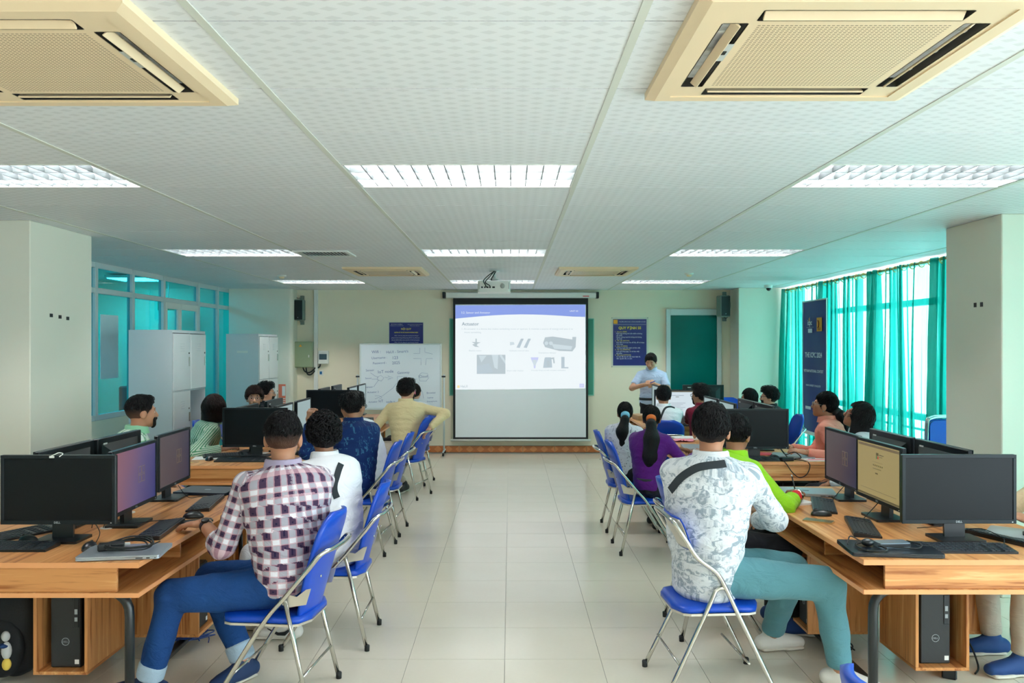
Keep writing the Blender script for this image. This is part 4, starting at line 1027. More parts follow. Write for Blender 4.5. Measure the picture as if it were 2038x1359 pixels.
cable([(-2.12, 4.34, Z + .004), (-2.05, 4.25, Z + .05), (-1.98, 4.36, Z + .02), (-1.90, 4.42, Z + .02), (-1.83, 4.5, Z + .012)], 'thin cable between the violet monitor and its keyboard', .0022)
cable([(-2.16, 4.30, Z + .01), (-2.10, 4.2, Z + .06), (-2.02, 4.10, Z + .03), (-1.97, 3.95, Z + .008)], 'thin cable running to the front left mouse', .0022)
cable([(-2.05, 5.14, Z + .09), (-1.98, 5.12, Z + .02), (-1.94, 5.2, Z + .008), (-1.86, 5.2, Z + .01)], 'thin cable under the brown wallpaper monitor', .0022)
ad = thing('webcam_plug', 'small white cable tied over the top of the front left monitor', 'cable', (-2.19, 4.035, Z + MZ + MH)); MB().tube(smooth_path([(-.03, -.012, -.004), (-.01, -.010, .006), (.005, 0, .012), (.02, .006, .006), (.012, -.012, -.006)]), .0022, 5).build('cord', M['white'], ad); MB().box(-.035, -.012, -.016, -.010, -.012, -.002, .001).build('plug', M['white'], ad)

# nearest right desk
keyboard(2.10, 3.87, -2, 'black keyboard below the large front monitor, nearest right desk')
keyboard(1.83, 4.33, 74, 'black keyboard in front of the tan page monitor'); keyboard(1.85, 4.92, 72, 'black keyboard near the writing boy, nearest right desk'); mouse(1.74, 4.66, 80, 'black mouse beside the gold phone, nearest right desk')
keyboard(2.44, 4.06, 112, 'black keyboard behind the front right monitor stand')
laptop(1.755, 3.86, -6, 'closed black laptop with a power bank on top, nearest right desk', 'lap_black', .40, .26)
laptop(1.90, 5.36, -14, 'closed silver laptop beyond the writing boy hands', 'silver', badge='lap_navy'); laptop(2.56, 4.12, -38, 'closed silver laptop at the right edge with a phone on it', 'silver')
phone(2.60, 4.08, 60, 'dark phone lying on the silver laptop at the right edge', M['black'], Z + .0195)
M['gold'] = plain('gold_phone_case', rgb(190, 158, 104), .3, metal=.5); phone(1.665, 4.50, 55, 'gold cased phone near the right desk edge', M['gold'], face=plain('brown_phone_glass', rgb(120, 112, 76), .15))
pb = thing('power_bank', 'grey power bank lying on the black laptop', 'power bank', (1.77, 3.87, Z + .0195), R(4)); MB().prism(rrect(.15, .072, .010, 4), 0, .022).build('body', plain('power_bank_grey', rgb(120, 136, 148), .35, metal=.4), pb); MB().box(-.074, .074, -.0365, -.036, .004, .018).build('face', M['black'], pb)
ms = thing('adapter', 'round black adapter lying on the black laptop', 'adapter', (1.66, 3.87, Z + .0195)); MB().ell((0, 0, .018), (.030, .024, .018), 16, 10).build('shell', M['black'], ms)
cable([(1.66, 3.90, Z + .03), (1.60, 3.86, Z + .03), (1.61, 3.77, Z + .024), (1.68, 3.735, Z + .03), (1.71, 3.79, Z + .028), (1.70, 3.83, Z + .03)], 'black cable looping over the front of the black laptop', .0042)
cable([(1.69, 3.83, Z + .03), (1.78, 3.82, Z + .026), (1.86, 3.80, Z + .026), (1.90, 3.86, Z + .03), (1.87, 3.93, Z + .03)], 'black charging cable around the power bank', .0035)
cable([(1.65, 3.9, Z + .03), (1.61, 3.94, Z + .05), (1.59, 3.92, Z + .03), (1.58, 3.90, Z + .022)], 'short white tipped cable at the left of the black laptop', .003)
for k, pts in enumerate(([(2.06, 4.62, Z + .10), (1.97, 4.58, Z + .03), (1.90, 4.5, Z + .008)], [(2.08, 5.15, Z + .10), (1.99, 5.10, Z + .03), (1.93, 5.0, Z + .01)], [(2.25, 4.15, Z + .03), (2.32, 4.10, Z + .05), (2.36, 4.0, Z + .03), (2.33, 3.93, Z + .02)], [(2.10, 4.3, Z + .01), (2.18, 4.24, Z + .03), (2.26, 4.3, Z + .02), (2.34, 4.25, Z + .008)])):
    cable(pts, ('thin cable under the tan page monitor', 'thin cable under the dim wallpaper monitor on the right', 'thin cable beside the front right monitor stand', 'black cable bundle behind the front right monitor stand')[k], .0022)
nt = thing('notebook', 'open white notebook under the writing boy hand', 'notebook', (1.72, 5.02, Z), R(20)); MB().box(-.09, .09, -.065, .065, 0, .012, .001).build('pages', M['paper'], nt); MB().box(-.091, .091, -.066, .066, -.0, .002).build('cover', M['paper'], nt)
pd_ = thing('pen', 'black pen held by the boy in green', 'pen', (1.755, 5.10, Z + .02)); MB().cyl((0, 0, 0), (-.02, .03, .125), .0045, 8).build('barrel', M['black'], pd_); MB().cyl((-.0205, .0305, .125), (-.022, .033, .135), .005, 8).build('cap', M['white'], pd_)
tag(MB().box(2.43, 2.60, 3.83, 3.93, Z, Z + .003).build('leaflet', plain('lilac_paper', rgb(170, 160, 214), .6)), 'lilac leaflet at the right edge of the nearest right desk', 'leaflet')

# middle left desk
keyboard(-2.20, 6.86, 0, 'black keyboard below the middle left front monitor'); mouse(-2.50, 6.92, 10, 'black mouse beside papers on the middle left desk'); mouse(-1.82, 7.25, 80, 'black mouse behind the plaid shirted man head')
for k, (x, y, rz, l) in enumerate(((-2.52, 7.05, 12, 'white paper sheets in front of the woman in green stripes'), (-2.30, 7.32, -8, 'white paper sheet behind the middle left monitor'))): tag(MB().box(-.15, .15, -.105, .105, 0, .004).build('paper_sheet', M['paper'], None, (x, y, Z + .001 * k), (0, 0, R(rz))), l, 'paper', 'papers on the middle left desk')
keyboard(-2.40, 7.14, 24, 'black keyboard lying askew on papers behind the middle left monitor', Z + .005)
ky = thing('keys', 'small bunch of keys on the middle left desk', 'keys', (-2.60, 6.76, Z), R(10)); MB().box(-.02, .03, -.006, .006, 0, .004, .001).build('key', M['curtain_gold'], ky); MB().box(.01, .07, .004, .014, 0.002, .006, .001).build('key', M['chrome'], ky); MB().tube(arc((-.03, 0, .004), .016, 0, 340, 12, 'xy'), .0018, 5, closed=True).build('ring', M['chrome'], ky)
# middle right desk
keyboard(2.00, 6.93 - .02, 0, 'black keyboard below the middle right front monitor'); laptop(2.42, 7.12, -22, 'closed silver laptop in front of the woman in coral'); mouse(2.22, 7.0, 30, 'black mouse beside the middle right monitor stand')
ch2 = thing('charger', 'black charger brick near the front edge of the middle right desk', 'charger', (2.28, 6.87, Z), R(15)); MB().box(-.055, .055, -.025, .025, 0, .03, .005).build('brick', M['black'], ch2)
cable([(2.22, 6.86, Z + .012), (2.25, 6.815, Z - .005), (2.30, 6.80, Z - .08), (2.36, 6.80, Z - .125), (2.42, 6.80, Z - .10), (2.45, 6.81, Z - .03), (2.42, 6.83, Z + .004), (2.33, 6.87, Z + .012)], 'black cable drooping over the edge of the middle right desk', .004)
cable([(2.30, 6.9, Z + .02), (2.27, 7.0, Z + .09), (2.33, 7.05, Z + .03), (2.38, 6.98, Z + .06), (2.42, 6.93, Z + .02), (2.36, 6.92, Z + .01)], 'black cable loops standing up beside the closed silver laptop', .004)
mg = thing('magazine', 'pink and white magazine at the corner of the middle right desk', 'magazine', (2.55, 6.93, Z), R(6)); MB().box(-.11, .11, -.08, .08, 0, .008).build('pages', M['paper'], mg); MB().box(-.10, .10, -.07, .0, .008, .0085).build('cover_print', plain('pink_print', rgb(224, 130, 140), .5), mg)
tag(MB().box(2.02, 2.30, 7.22, 7.38, Z, Z + .006).build('folder', plain('red_folder', rgb(214, 70, 90), .5)), 'red folder behind the middle right monitor', 'folder')
tag(MB().box(1.66, 1.96, 8.38, 8.60, Z, Z + .02, .002).build('paper_stack', M['paper']), 'stack of white papers at the far end of the middle right desk', 'papers')
cl = MB(); n = 14
vs = [(1.62 + .20 * i / n, 8.20 + .16 * j / n, Z + .004 + .018 * abs(math.sin(1.3 * i + .7 * j)) * abs(math.sin(.9 * j + .3 * i)) + .004) for j in range(n + 1) for i in range(n + 1)]
vb = [(x, y, Z + .001) for x, y, z in vs]; fs = [(j * (n + 1) + i, j * (n + 1) + i + 1, (j + 1) * (n + 1) + i + 1, (j + 1) * (n + 1) + i) for j in range(n) for i in range(n)]
cl.add(vs + vb, fs + [tuple(len(vs) + q for q in f_[::-1]) for f_ in fs], True); tag(cl.build('cloth', plain('pink_cloth', rgb(240, 150, 170), .8)), 'crumpled pink cloth at the end of the middle right desk', 'cloth')
laptop(1.72, 7.72, 84, 'closed silver laptop beside the woman in purple'); keyboard(1.80, 7.2, 84, 'black keyboard beside the closed laptop on the middle right desk')
# farthest desks
laptop(-1.82, 9.95, 4, 'closed silver laptop beside the small black bag, farthest left desk'); tag(MB().box(-1.95, -1.72, 10.3, 10.5, Z, Z + .05, .006).build('bag', M['matte_black']), 'small black bag on the farthest left desk', 'bag')
keyboard(2.0, 9.90, 0, 'black keyboard below the white page monitor'); bx = thing('carton', 'brown cardboard carton on the near corner of the farthest right desk', 'box', (1.72, 10.75, Z), R(8)); MB().box(-.11, .11, -.14, .14, 0, .06, .002).build('body', plain('cardboard', rgb(196, 158, 120), .8), bx); MB().box(-.02, .02, -.141, .141, .06, .061).build('tape', plain('packing_tape', rgb(210, 180, 140), .3), bx)

# computer towers in the cabinets
def tower_mat():
    t = NT('tower_mesh_front'); x, y, z = t.xyz(t.coord('Object'))
    g = t.math('LESS_THAN', t.math('FRACT', t.math('ADD', t.math('DIVIDE', x, .008), t.math('DIVIDE', z, .008))), .38)
    t.set(color=t.mix(g, rgb(16, 18, 20), rgb(58, 62, 66)), rough=.5); return t.m
M['tower_front'] = tower_mat()
def tower(x, y, rz, label):
    t = thing('computer_tower', label, 'computer', (x, y, .1165), R(rz), 'computer towers under the desks')
    MB().box(-.074, .074, 0, .30, 0, .36, .004).build('case', M['black'], t); MB().box(-.072, .072, -.006, 0, .006, .354, .002).build('front_grille', M['tower_front'], t)
    MB().box(.040, .066, -.010, -.006, .20, .345, .002).build('port_strip', M['black'], t)
    p = MB(); p.box(.046, .060, -.0108, -.010, .23, .25); p.box(.046, .060, -.0108, -.010, .265, .29); p.build('ports', M['logo_grey'], t)
    MB().tube([(.018 * math.cos(R(a)), -.007, .13 + .018 * math.sin(R(a))) for a in range(0, 360, 24)], .0014, 5, closed=True).build('emblem', M['logo_grey'], t); text('DELL', .026, (0, -.0072, .1255), M['logo_grey'], t, align='CENTER', name='brand_lettering')
    MB().box(.045, .066, -.0068, -.006, .02, .042).build('sticker', M['paper'], t)
tower(EL - .555, 4.10, 0, 'computer tower in the open cabinet under the nearest left desk'); tower(ER + .545, 4.15, 0, 'computer tower in the open cabinet under the nearest right desk')
tower(EL - .11, 4.70, 90, 'computer tower facing the aisle under the nearest left desk'); tower(ER + .11, 4.75, -90, 'computer tower facing the aisle under the nearest right desk')
# cables and power strip on the floor
M['net_blue'] = plain('blue_network_cable', rgb(24, 60, 130), .4)
pts = []
for i in range(40):
    a = i * .78; pts.append((-1.80 + .09 * math.cos(a) * (1 + .3 * math.sin(a * .37)), 4.72 + .07 * math.sin(a * 1.13), .02 + .05 * abs(math.sin(a * .41))))
cable(pts, 'tangled blue network cable on the floor under the nearest left desk', .0035, 'net_blue', n=4)
pts = []
for i in range(26):
    a = i * .8; pts.append((1.84 + .07 * math.cos(a), 4.62 + .10 * math.sin(a * 1.1), .012 + .03 * abs(math.sin(a * .4))))
cable(pts, 'tangled black cable on the floor under the nearest right desk', .004, n=4)
ps_ = thing('power_strip', 'black power strip on the floor under the nearest right desk', 'power strip', (2.33, 4.42, 0), R(-28)); MB().box(-.035, .035, -.20, .20, 0, .05, .006).build('body', M['black'], ps_)
for k in range(4): MB().lathe([(.018, 0), (.018, .002)], 12, Matrix.Translation((0, -.14 + .08 * k, .05))).build('socket', M['dark_slot'], ps_)
MB().box(-.012, .012, .165, .185, .05, .056).build('switch', plain('red_switch', rgb(190, 40, 30), .4), ps_)
cable([(2.38, 4.5, .055), (2.40, 4.52, .14), (2.45, 4.46, .12), (2.46, 4.38, .02), (2.40, 4.30, .008)], 'black cable plugged into the power strip', .005)

# ------------------------------------------------------------------ chairs
M['blue_vinyl'] = plain('blue_vinyl', rgb(8, 72, 190), 0.35, var=.06, spec=.5)
M['blue_back'] = plain('blue_plastic_back', rgb(8, 84, 200), 0.3, var=.04)
M['plate'] = plain('brushed_plate', rgb(214, 208, 196), .3, metal=.7)
CH = {}
def chair_meshes():
    r = .0115
    def both(fn): return [fn(s) for s in (-1, 1)]
    # A: tall shell back, hoop behind it at half height
    loop = []
    L_ = [(-.215, .235, .012), (-.205, 0, .39), (-.205, -.115, .53), (-.203, -.22, .655), (-.19, -.285, .735), (-.13, -.325, .752), (0, -.338, .755)]
    loop = smooth_path(L_ + [(-x, y, z) for x, y, z in L_[:-1][::-1]], 5)
    CH['A_frame'] = MB().tube(loop, r, 8).mesh('hoop_frame', M['chrome'])
    CH['A_rear'] = [MB().tube([(s * .218, -.24, .012), (s * .200, -.118, .52)], r, 8).mesh('rear_leg', M['chrome']) for s in (-1, 1)]
    CH['cross'] = MB().tube([(-.21, -.205, .17), (.21, -.205, .17)], .006, 6).mesh('rear_stretcher', M['chrome'])
    CH['cross2'] = MB().tube([(-.208, .14, .165), (.208, .14, .165)], .006, 6).mesh('front_stretcher', M['chrome'])
    rows = []
    for k in range(13):
        q = k / 12; y = -.215 + .43 * q
        hw = .198 * (1 - .5 * max(0, abs(2 * q - 1) - .72) / .28 * max(0, abs(2 * q - 1) - .72) / .28 * .9)
        rows.append((hw, y, .428 + .006 * math.sin(math.pi * q)))
    CH['seat'] = pad(rows, .014, .022, 12, 'y').mesh('seat', M['blue_vinyl'])
    pl = [(hw * 1.03, y) for hw, y, _ in rows]; poly = [(h_, y) for h_, y in pl] + [(-h_, y) for h_, y in pl[::-1]]
    CH['rim'] = MB().prism(poly, .398, .409).mesh('seat_rim', M['plate'])
    rows = []
    for k in range(17):
        q = k / 16; z = .405 + .505 * q
        hw = .150 + .050 * min(1, q / .45)
        if q > .78: hw *= math.sqrt(max(.05, 1 - ((q - .78) / .24) ** 2.2))
        rows.append((hw, z, -.185 - .115 * q - .03 * q * q))
    # bow: sides wrap forward
    CH['A_back'] = pad(rows, .010, .016, 12, 'z', bow=.035).mesh('backrest', M['blue_vinyl'])
    pls = []
    for s in (-1, 1): pls.append(MB().prism([(-.09, .50), (-.13, .485), (-.215, .50), (-.238, .575), (-.215, .57), (-.17, .535), (-.12, .545)], s * .186, s * .190, 'x').mesh('bracket', M['plate']))
    CH['plates'] = pls
    CH['screws'] = [MB().ell((s * .13, y - .004, z), (.007, .004, .007), 8, 6).mesh('screw_head', M['chrome']) for s in (-1, 1) for z, y in ((.62, -.262), (.74, -.295))]
    CH['tips'] = [MB().lathe([(.014, 0), (.015, .03), (.012, .034)], 10, Matrix.Translation((sx * .2175, y, 0))).mesh('rubber_tip', M['rubber']) for sx in (-1, 1) for y in (.237, -.242)]
    # B: hoop round the top, small back pad with metal rear
    L_ = [(-.215, .275, .012), (-.207, .07, .436), (-.205, .025, .53), (-.203, -.02, .605), (-.20, -.11, .675), (-.196, -.17, .765), (-.175, -.215, .835), (-.12, -.236, .862), (0, -.243, .868)]
    CH['B_frame'] = MB().tube(smooth_path(L_ + [(-x, y, z) for x, y, z in L_[:-1][::-1]], 5), r, 8).mesh('hoop_frame', M['chrome'])
    CH['B_rear'] = [MB().tube(smooth_path([(s * .218, -.27, .012), (s * .205, -.06, .44), (s * .2, -.02, .52), (s * .2, .02, .53)], 4), r, 8).mesh('rear_leg', M['chrome']) for s in (-1, 1)]
    rows = []
    for k in range(9):
        q = k / 8; z = .70 + .158 * q; hw = .188 * math.sqrt(max(.3, 1 - (abs(2 * q - 1) ** 3) * .35)); rows.append((hw, z, -.155 - .055 * q))
    CH['B_back'] = pad(rows, .016, .004, 12, 'z', bow=.03).mesh('backrest', M['blue_vinyl'])
    CH['B_plate'] = pad([(a * .96, b_ * 1 + (.006 if i == 0 else -.006 if i == 8 else 0), c - .005) for i, (a, b_, c) in enumerate(rows)], .001, .006, 12, 'z', bow=.03).mesh('back_plate', M['plate'])
    CH['B_tips'] = [MB().lathe([(.014, 0), (.015, .03), (.012, .034)], 10, Matrix.Translation((sx * .2175, y, 0))).mesh('rubber_tip', M['rubber']) for sx in (-1, 1) for y in (.277, -.272)]
chair_meshes()
NCH = [0]
def chair(x, y, face, label, kind='A'):
    """face: direction the sitter looks, degrees"""
    t = thing('folding_chair', label, 'chair', (x, y, 0), R(face - 90), 'blue folding chairs')
    k = kind
    link('hoop_frame', CH[k + '_frame'], t)
    for me in CH[k + '_rear']: link('rear_leg', me, t)
    link('rear_stretcher', CH['cross'], t); link('front_stretcher', CH['cross2'], t); link('seat', CH['seat'], t); link('seat_rim', CH['rim'], t); link('backrest', CH[k + '_back'], t)
    if k == 'A':
        for me in CH['plates']: link('bracket', me, t)
        for me in CH['screws']: link('screw_head', me, t)
    else: link('back_plate', CH['B_plate'], t)
    for me in CH['tips' if k == 'A' else 'B_tips']: link('rubber_tip', me, t)
    return t
# aisle, left
chair(-1.14, 4.07, 174, 'blue folding chair under the man in the plaid shirt'); chair(-1.04, 4.86, 180, 'blue folding chair behind the back of the man with a black strap')
chair(-1.24, 6.95, 176, 'blue folding chair behind the man in the navy patterned shirt'); chair(-1.22, 7.63, 178, 'blue folding chair just beyond the navy shirted man chair')
chair(-1.20, 9.42, 165, 'blue folding chair under the man in the cream shirt'); chair(-1.24, 10.35, 170, 'blue folding chair partly hidden behind the cream shirted man chair')
# aisle, right
chair(1.0, 4.22, 4, 'blue chair with low chrome hoop back under the floral shirted man', 'B'); chair(1.22, 5.02, 2, 'blue folding chair hidden behind the floral shirted man')
chair(1.13, 6.97, 2, 'blue folding chair under the woman in purple'); chair(1.12, 7.79, 0, 'blue folding chair under the woman in the white patterned top')
chair(1.66, 9.16, 90, 'blue folding chair seen from behind, under the white shirted man'); chair(2.28, 9.20, 92, 'blue folding chair under the maroon shirted man')
chair(1.15, 1.99, 0, 'bright blue chair top cut off by the bottom edge of the frame')
chair(3.33, 12.45, -90, 'empty blue chair facing the room near the far right corner')
chair(-2.98, 6.10, 30, 'blue folding chair under the bearded man, beside the left pillar'); chair(-3.02, 7.50, 10, 'blue folding chair under the woman in green stripes'); chair(-3.02, 8.85, 5, 'blue folding chair under the young man facing the camera'); chair(-3.05, 9.62, 5, 'blue folding chair under the man in profile by the far locker')
chair(2.98, 10.35, 180, 'blue folding chair under the farthest woman on the right'); chair(3.03, 9.6, 180, 'blue folding chair under the bearded man with glasses on the right'); chair(3.02, 7.32, 178, 'blue folding chair under the woman in coral'); chair(3.05, 6.62, 178, 'blue folding chair under the woman with long loose hair'); 
# folded chairs leaning by the window
for k, (dx, l) in enumerate(((0, 'folded blue chair with chrome hoop leaning by the curtains'), (.10, 'second folded blue chair behind the first by the curtains'))):
    t = thing('folded_chair', l, 'chair', (3.98 + dx * .6, 7.55 + dx * 1.5, 0), R(12), 'folded chairs by the curtains')
    pts = [(-.21, 0, 0), (-.21, .02, .5), (-.20, .03, .96), (-.16, .03, 1.04), (0, .03, 1.05), (.16, .03, 1.04), (.20, .03, .96), (.21, .02, .5), (.21, 0, 0)]
    MB().tube(smooth_path(pts, 5), .0115, 8).build('hoop_frame', M['chrome'], t)
    MB().prism(rrect(.38, .34, .05, 4, 0, .85), .012, .034, 'y').build('backrest', M['blue_vinyl'], t); MB().prism(rrect(.38, .42, .05, 4, 0, .42), .0, .024, 'y').build('seat', M['blue_vinyl'], t)
    for s in (-1, 1): MB().tube([(s * .17, .06, 0), (s * .17, .045, .62)], .0115, 8).build('rear_leg', M['chrome'], t)
# cantilever chair for the person at the right edge
t = thing('cantilever_chair', 'chair with curved chrome legs at the right edge', 'chair', (3.10, 4.45, 0), R(90), 'blue folding chairs')
for s in (-1, 1): MB().tube(smooth_path([(s * .2, -.2, .43), (s * .2, .16, .43), (s * .2, .25, .40), (s * .2, .30, .12), (s * .2, .27, .03), (s * .2, .18, .012), (s * .2, -.2, .012)], 5), .0125, 8).build('leg', M['chrome'], t)
MB().tube([(-.2, -.2, .012), (.2, -.2, .012)], .0125, 8).build('base_bar', M['chrome'], t); link('seat', CH['seat'], t); link('seat_rim', CH['rim'], t); link('backrest', CH['A_back'], t)
MB().tube([(-.19, -.2, .43), (-.17, -.28, .65)], .011, 8).build('back_post', M['chrome'], t); MB().tube([(.19, -.2, .43), (.17, -.28, .65)], .011, 8).build('back_post', M['chrome'], t)

# backpack by the left desk
bp = thing('backpack', 'black backpack with a small plush keyring on the floor at the left edge', 'backpack', (-2.55, 4.30, 0), R(-10))
b = MB(); b.ell((0, 0, .28), (.19, .14, .28), 20, 14); b.v = [(x * (1 - .25 * max(0, z - .3)), y, max(z, 0)) for x, y, z in b.v]; b.build('body', plain('black_nylon', rgb(22, 28, 34), .7, bump=.2), bp)
b = MB(); b.ell((0, -.11, .19), (.14, .06, .16), 16, 10); b.build('front_pocket', plain('black_nylon', rgb(22, 28, 34), .7), bp)
MB().tube(smooth_path([(-.06, .02, .54), (-.03, .03, .60), (.03, .03, .60), (.06, .02, .54)]), .010, 6).build('handle', M['matte_black'], bp)
for s in (-1, 1): MB().tube(smooth_path([(s * .08, .12, .52), (s * .12, .17, .40), (s * .12, .16, .2), (s * .11, .12, .06)]), .016, 6).build('shoulder_strap', M['matte_black'], bp)
MB().tube(smooth_path([(-.10, -.08, .47), (0, -.13, .50), (.10, -.08, .47)]), .004, 5).build('zip', M['logo_grey'], bp)
pk = MB(); pk.ell((.10, -.185, .27), (.022, .018, .026), 12, 8); pk.ell((.105, -.185, .20), (.026, .02, .045), 12, 8); pk.build('plush_keyring', plain('plush_grey', rgb(196, 200, 200), .9), bp)
MB().ell((.095, -.19, .225), (.028, .022, .012), 12, 8).build('plush_scarf', plain('plush_navy', rgb(30, 60, 110), .9), bp); MB().ell((.11, -.19, .135), (.022, .02, .03), 12, 8).build('plush_feet', plain('plush_yellow', rgb(230, 200, 90), .9), bp)
# ------------------------------------------------------------------ people: smooth surfaces from blended limbs
def V(*a): return np.array(a, float)
def nrm(v): return v / (np.linalg.norm(v) + 1e-12)
UP = V(0, 0, 1)
def yaw(a): return V(math.cos(R(a)), math.sin(R(a)), 0)

class Seg:
    """tapered elliptical limb from A to B; side = direction of the first radius"""
    __slots__ = ('A', 'B', 'ra', 'rb', 'side', 'k', 'cap', 'v0', 'ru')
    def __init__(s, A, B, ra, rb, side=None, k=90.0, cap=1.0, v0=0.0, ru=None):
        s.A = np.asarray(A, float); s.B = np.asarray(B, float)
        s.ra = ra if isinstance(ra, tuple) else (ra, ra); s.rb = rb if isinstance(rb, tuple) else (rb, rb)
        ax = nrm(s.B - s.A)
        if side is None: side = np.cross(ax, V(.3, .9, .1)) if abs(ax[1]) < .9 else np.cross(ax, V(1, 0, .1))
        side = np.asarray(side, float); side = side - ax * side.dot(ax); s.side = nrm(side); s.k = k; s.cap = cap; s.v0 = v0; s.ru = ru
    def box(s, pad_):
        r = max(s.ra + s.rb) + pad_
        return np.minimum(s.A, s.B) - r, np.maximum(s.A, s.B) + r
    def dist(s, P, want=False):
        ab = s.B - s.A; L = np.linalg.norm(ab); ax = ab / (L + 1e-12); dep = np.cross(ax, s.side)
        d = P - s.A; t = d @ ax; tc = np.clip(t, 0, L); q = t - tc; f = tc / (L + 1e-12)
        rs = s.ra[0] + (s.rb[0] - s.ra[0]) * f; rd = s.ra[1] + (s.rb[1] - s.ra[1]) * f
        u = d @ s.side; w_ = d @ dep; mn = np.minimum(rs, rd)
        rho = np.sqrt((u / rs) ** 2 + (w_ / rd) ** 2 + (q * s.cap / mn) ** 2)
        dd = (rho - 1) * mn
        if want:
            return dd, np.arctan2(u, w_) * (s.ru or (rs + rd) / 2), s.v0 + tc
        return dd
class Ell:
    __slots__ = ('c', 'ax', 'r', 'k')
    def __init__(s, c, ax, r, k=90.0): s.c = np.asarray(c, float); s.ax = np.asarray(ax, float); s.r = np.asarray(r, float); s.k = k
    def box(s, pad_): r = s.r.max() + pad_; return s.c - r, s.c + r
    def dist(s, P, want=False):
        d = (P - s.c) @ s.ax.T / s.r; rho = np.sqrt((d ** 2).sum(-1)); dd = (rho - 1) * s.r.min()
        if want: return dd, d[..., 0] * s.r[0], d[..., 2] * s.r[2]
        return dd

def field(prims, h, extra=None):
    pad_ = 3.0 * h + .012
    lo = np.min([p.box(pad_)[0] for p in prims], 0); hi = np.max([p.box(pad_)[1] for p in prims], 0)
    n = np.ceil((hi - lo) / h).astype(int) + 2
    F = np.zeros(n, np.float32)
    for p in prims:
        a, b = p.box(pad_ + 2.5 / p.k); i0 = np.maximum(((a - lo) / h).astype(int), 0); i1 = np.minimum(((b - lo) / h).astype(int) + 2, n)
        gx = lo[0] + h * np.arange(i0[0], i1[0]); gy = lo[1] + h * np.arange(i0[1], i1[1]); gz = lo[2] + h * np.arange(i0[2], i1[2])
        P = np.stack(np.meshgrid(gx, gy, gz, indexing='ij'), -1)
        F[i0[0]:i1[0], i0[1]:i1[1], i0[2]:i1[2]] += np.exp(np.clip(-p.k * p.dist(P), -12, 6)).astype(np.float32)
    G = -np.log(F + 1e-6)
    if extra is not None:
        gx = lo[0] + h * np.arange(n[0]); gy = lo[1] + h * np.arange(n[1]); gz = lo[2] + h * np.arange(n[2])
        G = extra(G, np.stack(np.meshgrid(gx, gy, gz, indexing='ij'), -1))
    return G, lo
EDG = [(0, 1), (2, 3), (4, 5), (6, 7), (0, 2), (1, 3), (4, 6), (5, 7), (0, 4), (1, 5), (2, 6), (3, 7)]
CRN = np.array([(i, j, k) for k in (0, 1) for j in (0, 1) for i in (0, 1)])
def snet(G, lo, h):
    s = G < 0
    G = G.copy(); 
    cnt = np.zeros(tuple(np.array(G.shape) - 1), np.int8)
    for c in CRN: cnt += s[c[0]:G.shape[0] - 1 + c[0], c[1]:G.shape[1] - 1 + c[1], c[2]:G.shape[2] - 1 + c[2]]
    act = np.argwhere((cnt > 0) & (cnt < 8))
    if len(act) == 0: return np.zeros((0, 3)), np.zeros((0, 4), int)
    idx = np.full(cnt.shape, -1, np.int32); idx[tuple(act.T)] = np.arange(len(act))
    val = np.stack([G[tuple((act + c).T)] for c in CRN], 1)
    acc = np.zeros((len(act), 3)); num = np.zeros(len(act))
    for a, b in EDG:
        va, vb = val[:, a], val[:, b]; m = (va < 0) != (vb < 0)
        t = np.where(m, va / np.where(m, va - vb, 1), 0)
        p = CRN[a] + (CRN[b] - CRN[a]) * t[:, None]
        acc += p * m[:, None]; num += m
    verts = lo + h * (act + acc / num[:, None])
    faces = []
    for ax in range(3):
        sl0 = [slice(None)] * 3; sl1 = [slice(None)] * 3; sl0[ax] = slice(0, -1); sl1[ax] = slice(1, None)
        a, b = s[tuple(sl0)], s[tuple(sl1)]; e = np.argwhere(a != b)
        o1, o2 = (ax + 1) % 3, (ax + 2) % 3
        ok = (e[:, o1] > 0) & (e[:, o2] > 0) & (e[:, o1] < G.shape[o1] - 1) & (e[:, o2] < G.shape[o2] - 1); e = e[ok]
        d1 = np.zeros(3, int); d1[o1] = 1; d2 = np.zeros(3, int); d2[o2] = 1
        q = np.stack([idx[tuple((e - d1 - d2).T)], idx[tuple((e - d2).T)], idx[tuple(e.T)], idx[tuple((e - d1).T)]], 1)
        ins = a[tuple(e.T)]
        q[~ins] = q[~ins][:, ::-1]
        faces.append(q)
    f = np.concatenate(faces); f = f[(f >= 0).all(1)]
    return verts, f
def vnormals(v, f):
    n = np.cross(v[f[:, 2]] - v[f[:, 0]], v[f[:, 3]] - v[f[:, 1]]); out = np.zeros_like(v)
    for i in range(4): np.add.at(out, f[:, i], n)
    return out / (np.linalg.norm(out, axis=1, keepdims=True) + 1e-12)
def folds(P, seed, n=9, lo=14, hi=60, aniso=None):
    rs = np.random.default_rng(seed); o = np.zeros(len(P))
    for i in range(n):
        k = rs.normal(size=3); k /= np.linalg.norm(k)
        if aniso is not None: k = nrm(k * aniso)
        fr = rs.uniform(lo, hi); w_ = rs.normal(size=3) * 9
        o += np.sin(P @ k * fr + rs.uniform(0, 6.3) + 1.6 * np.sin(P @ w_ + rs.uniform(0, 6.3))) * (18 / fr) ** .8
    return o / n
def np_mesh(name, v, f, mat, ptn=None):
    me = bpy.data.meshes.new(name); nv, nf = len(v), len(f)
    me.vertices.add(nv); me.vertices.foreach_set('co', v.astype(np.float32).ravel())
    me.loops.add(nf * 4); me.loops.foreach_set('vertex_index', f.astype(np.int32).ravel())
    me.polygons.add(nf); me.polygons.foreach_set('loop_start', np.arange(0, nf * 4, 4, dtype=np.int32))
    me.polygons.foreach_set('use_smooth', np.ones(nf, bool))
    if ptn is not None:
        at = me.attributes.new('ptn', 'FLOAT_VECTOR', 'POINT'); at.data.foreach_set('vector', ptn.astype(np.float32).ravel())
    me.update(calc_edges=True); me.validate()
    if mat: me.materials.append(mat)
    return me
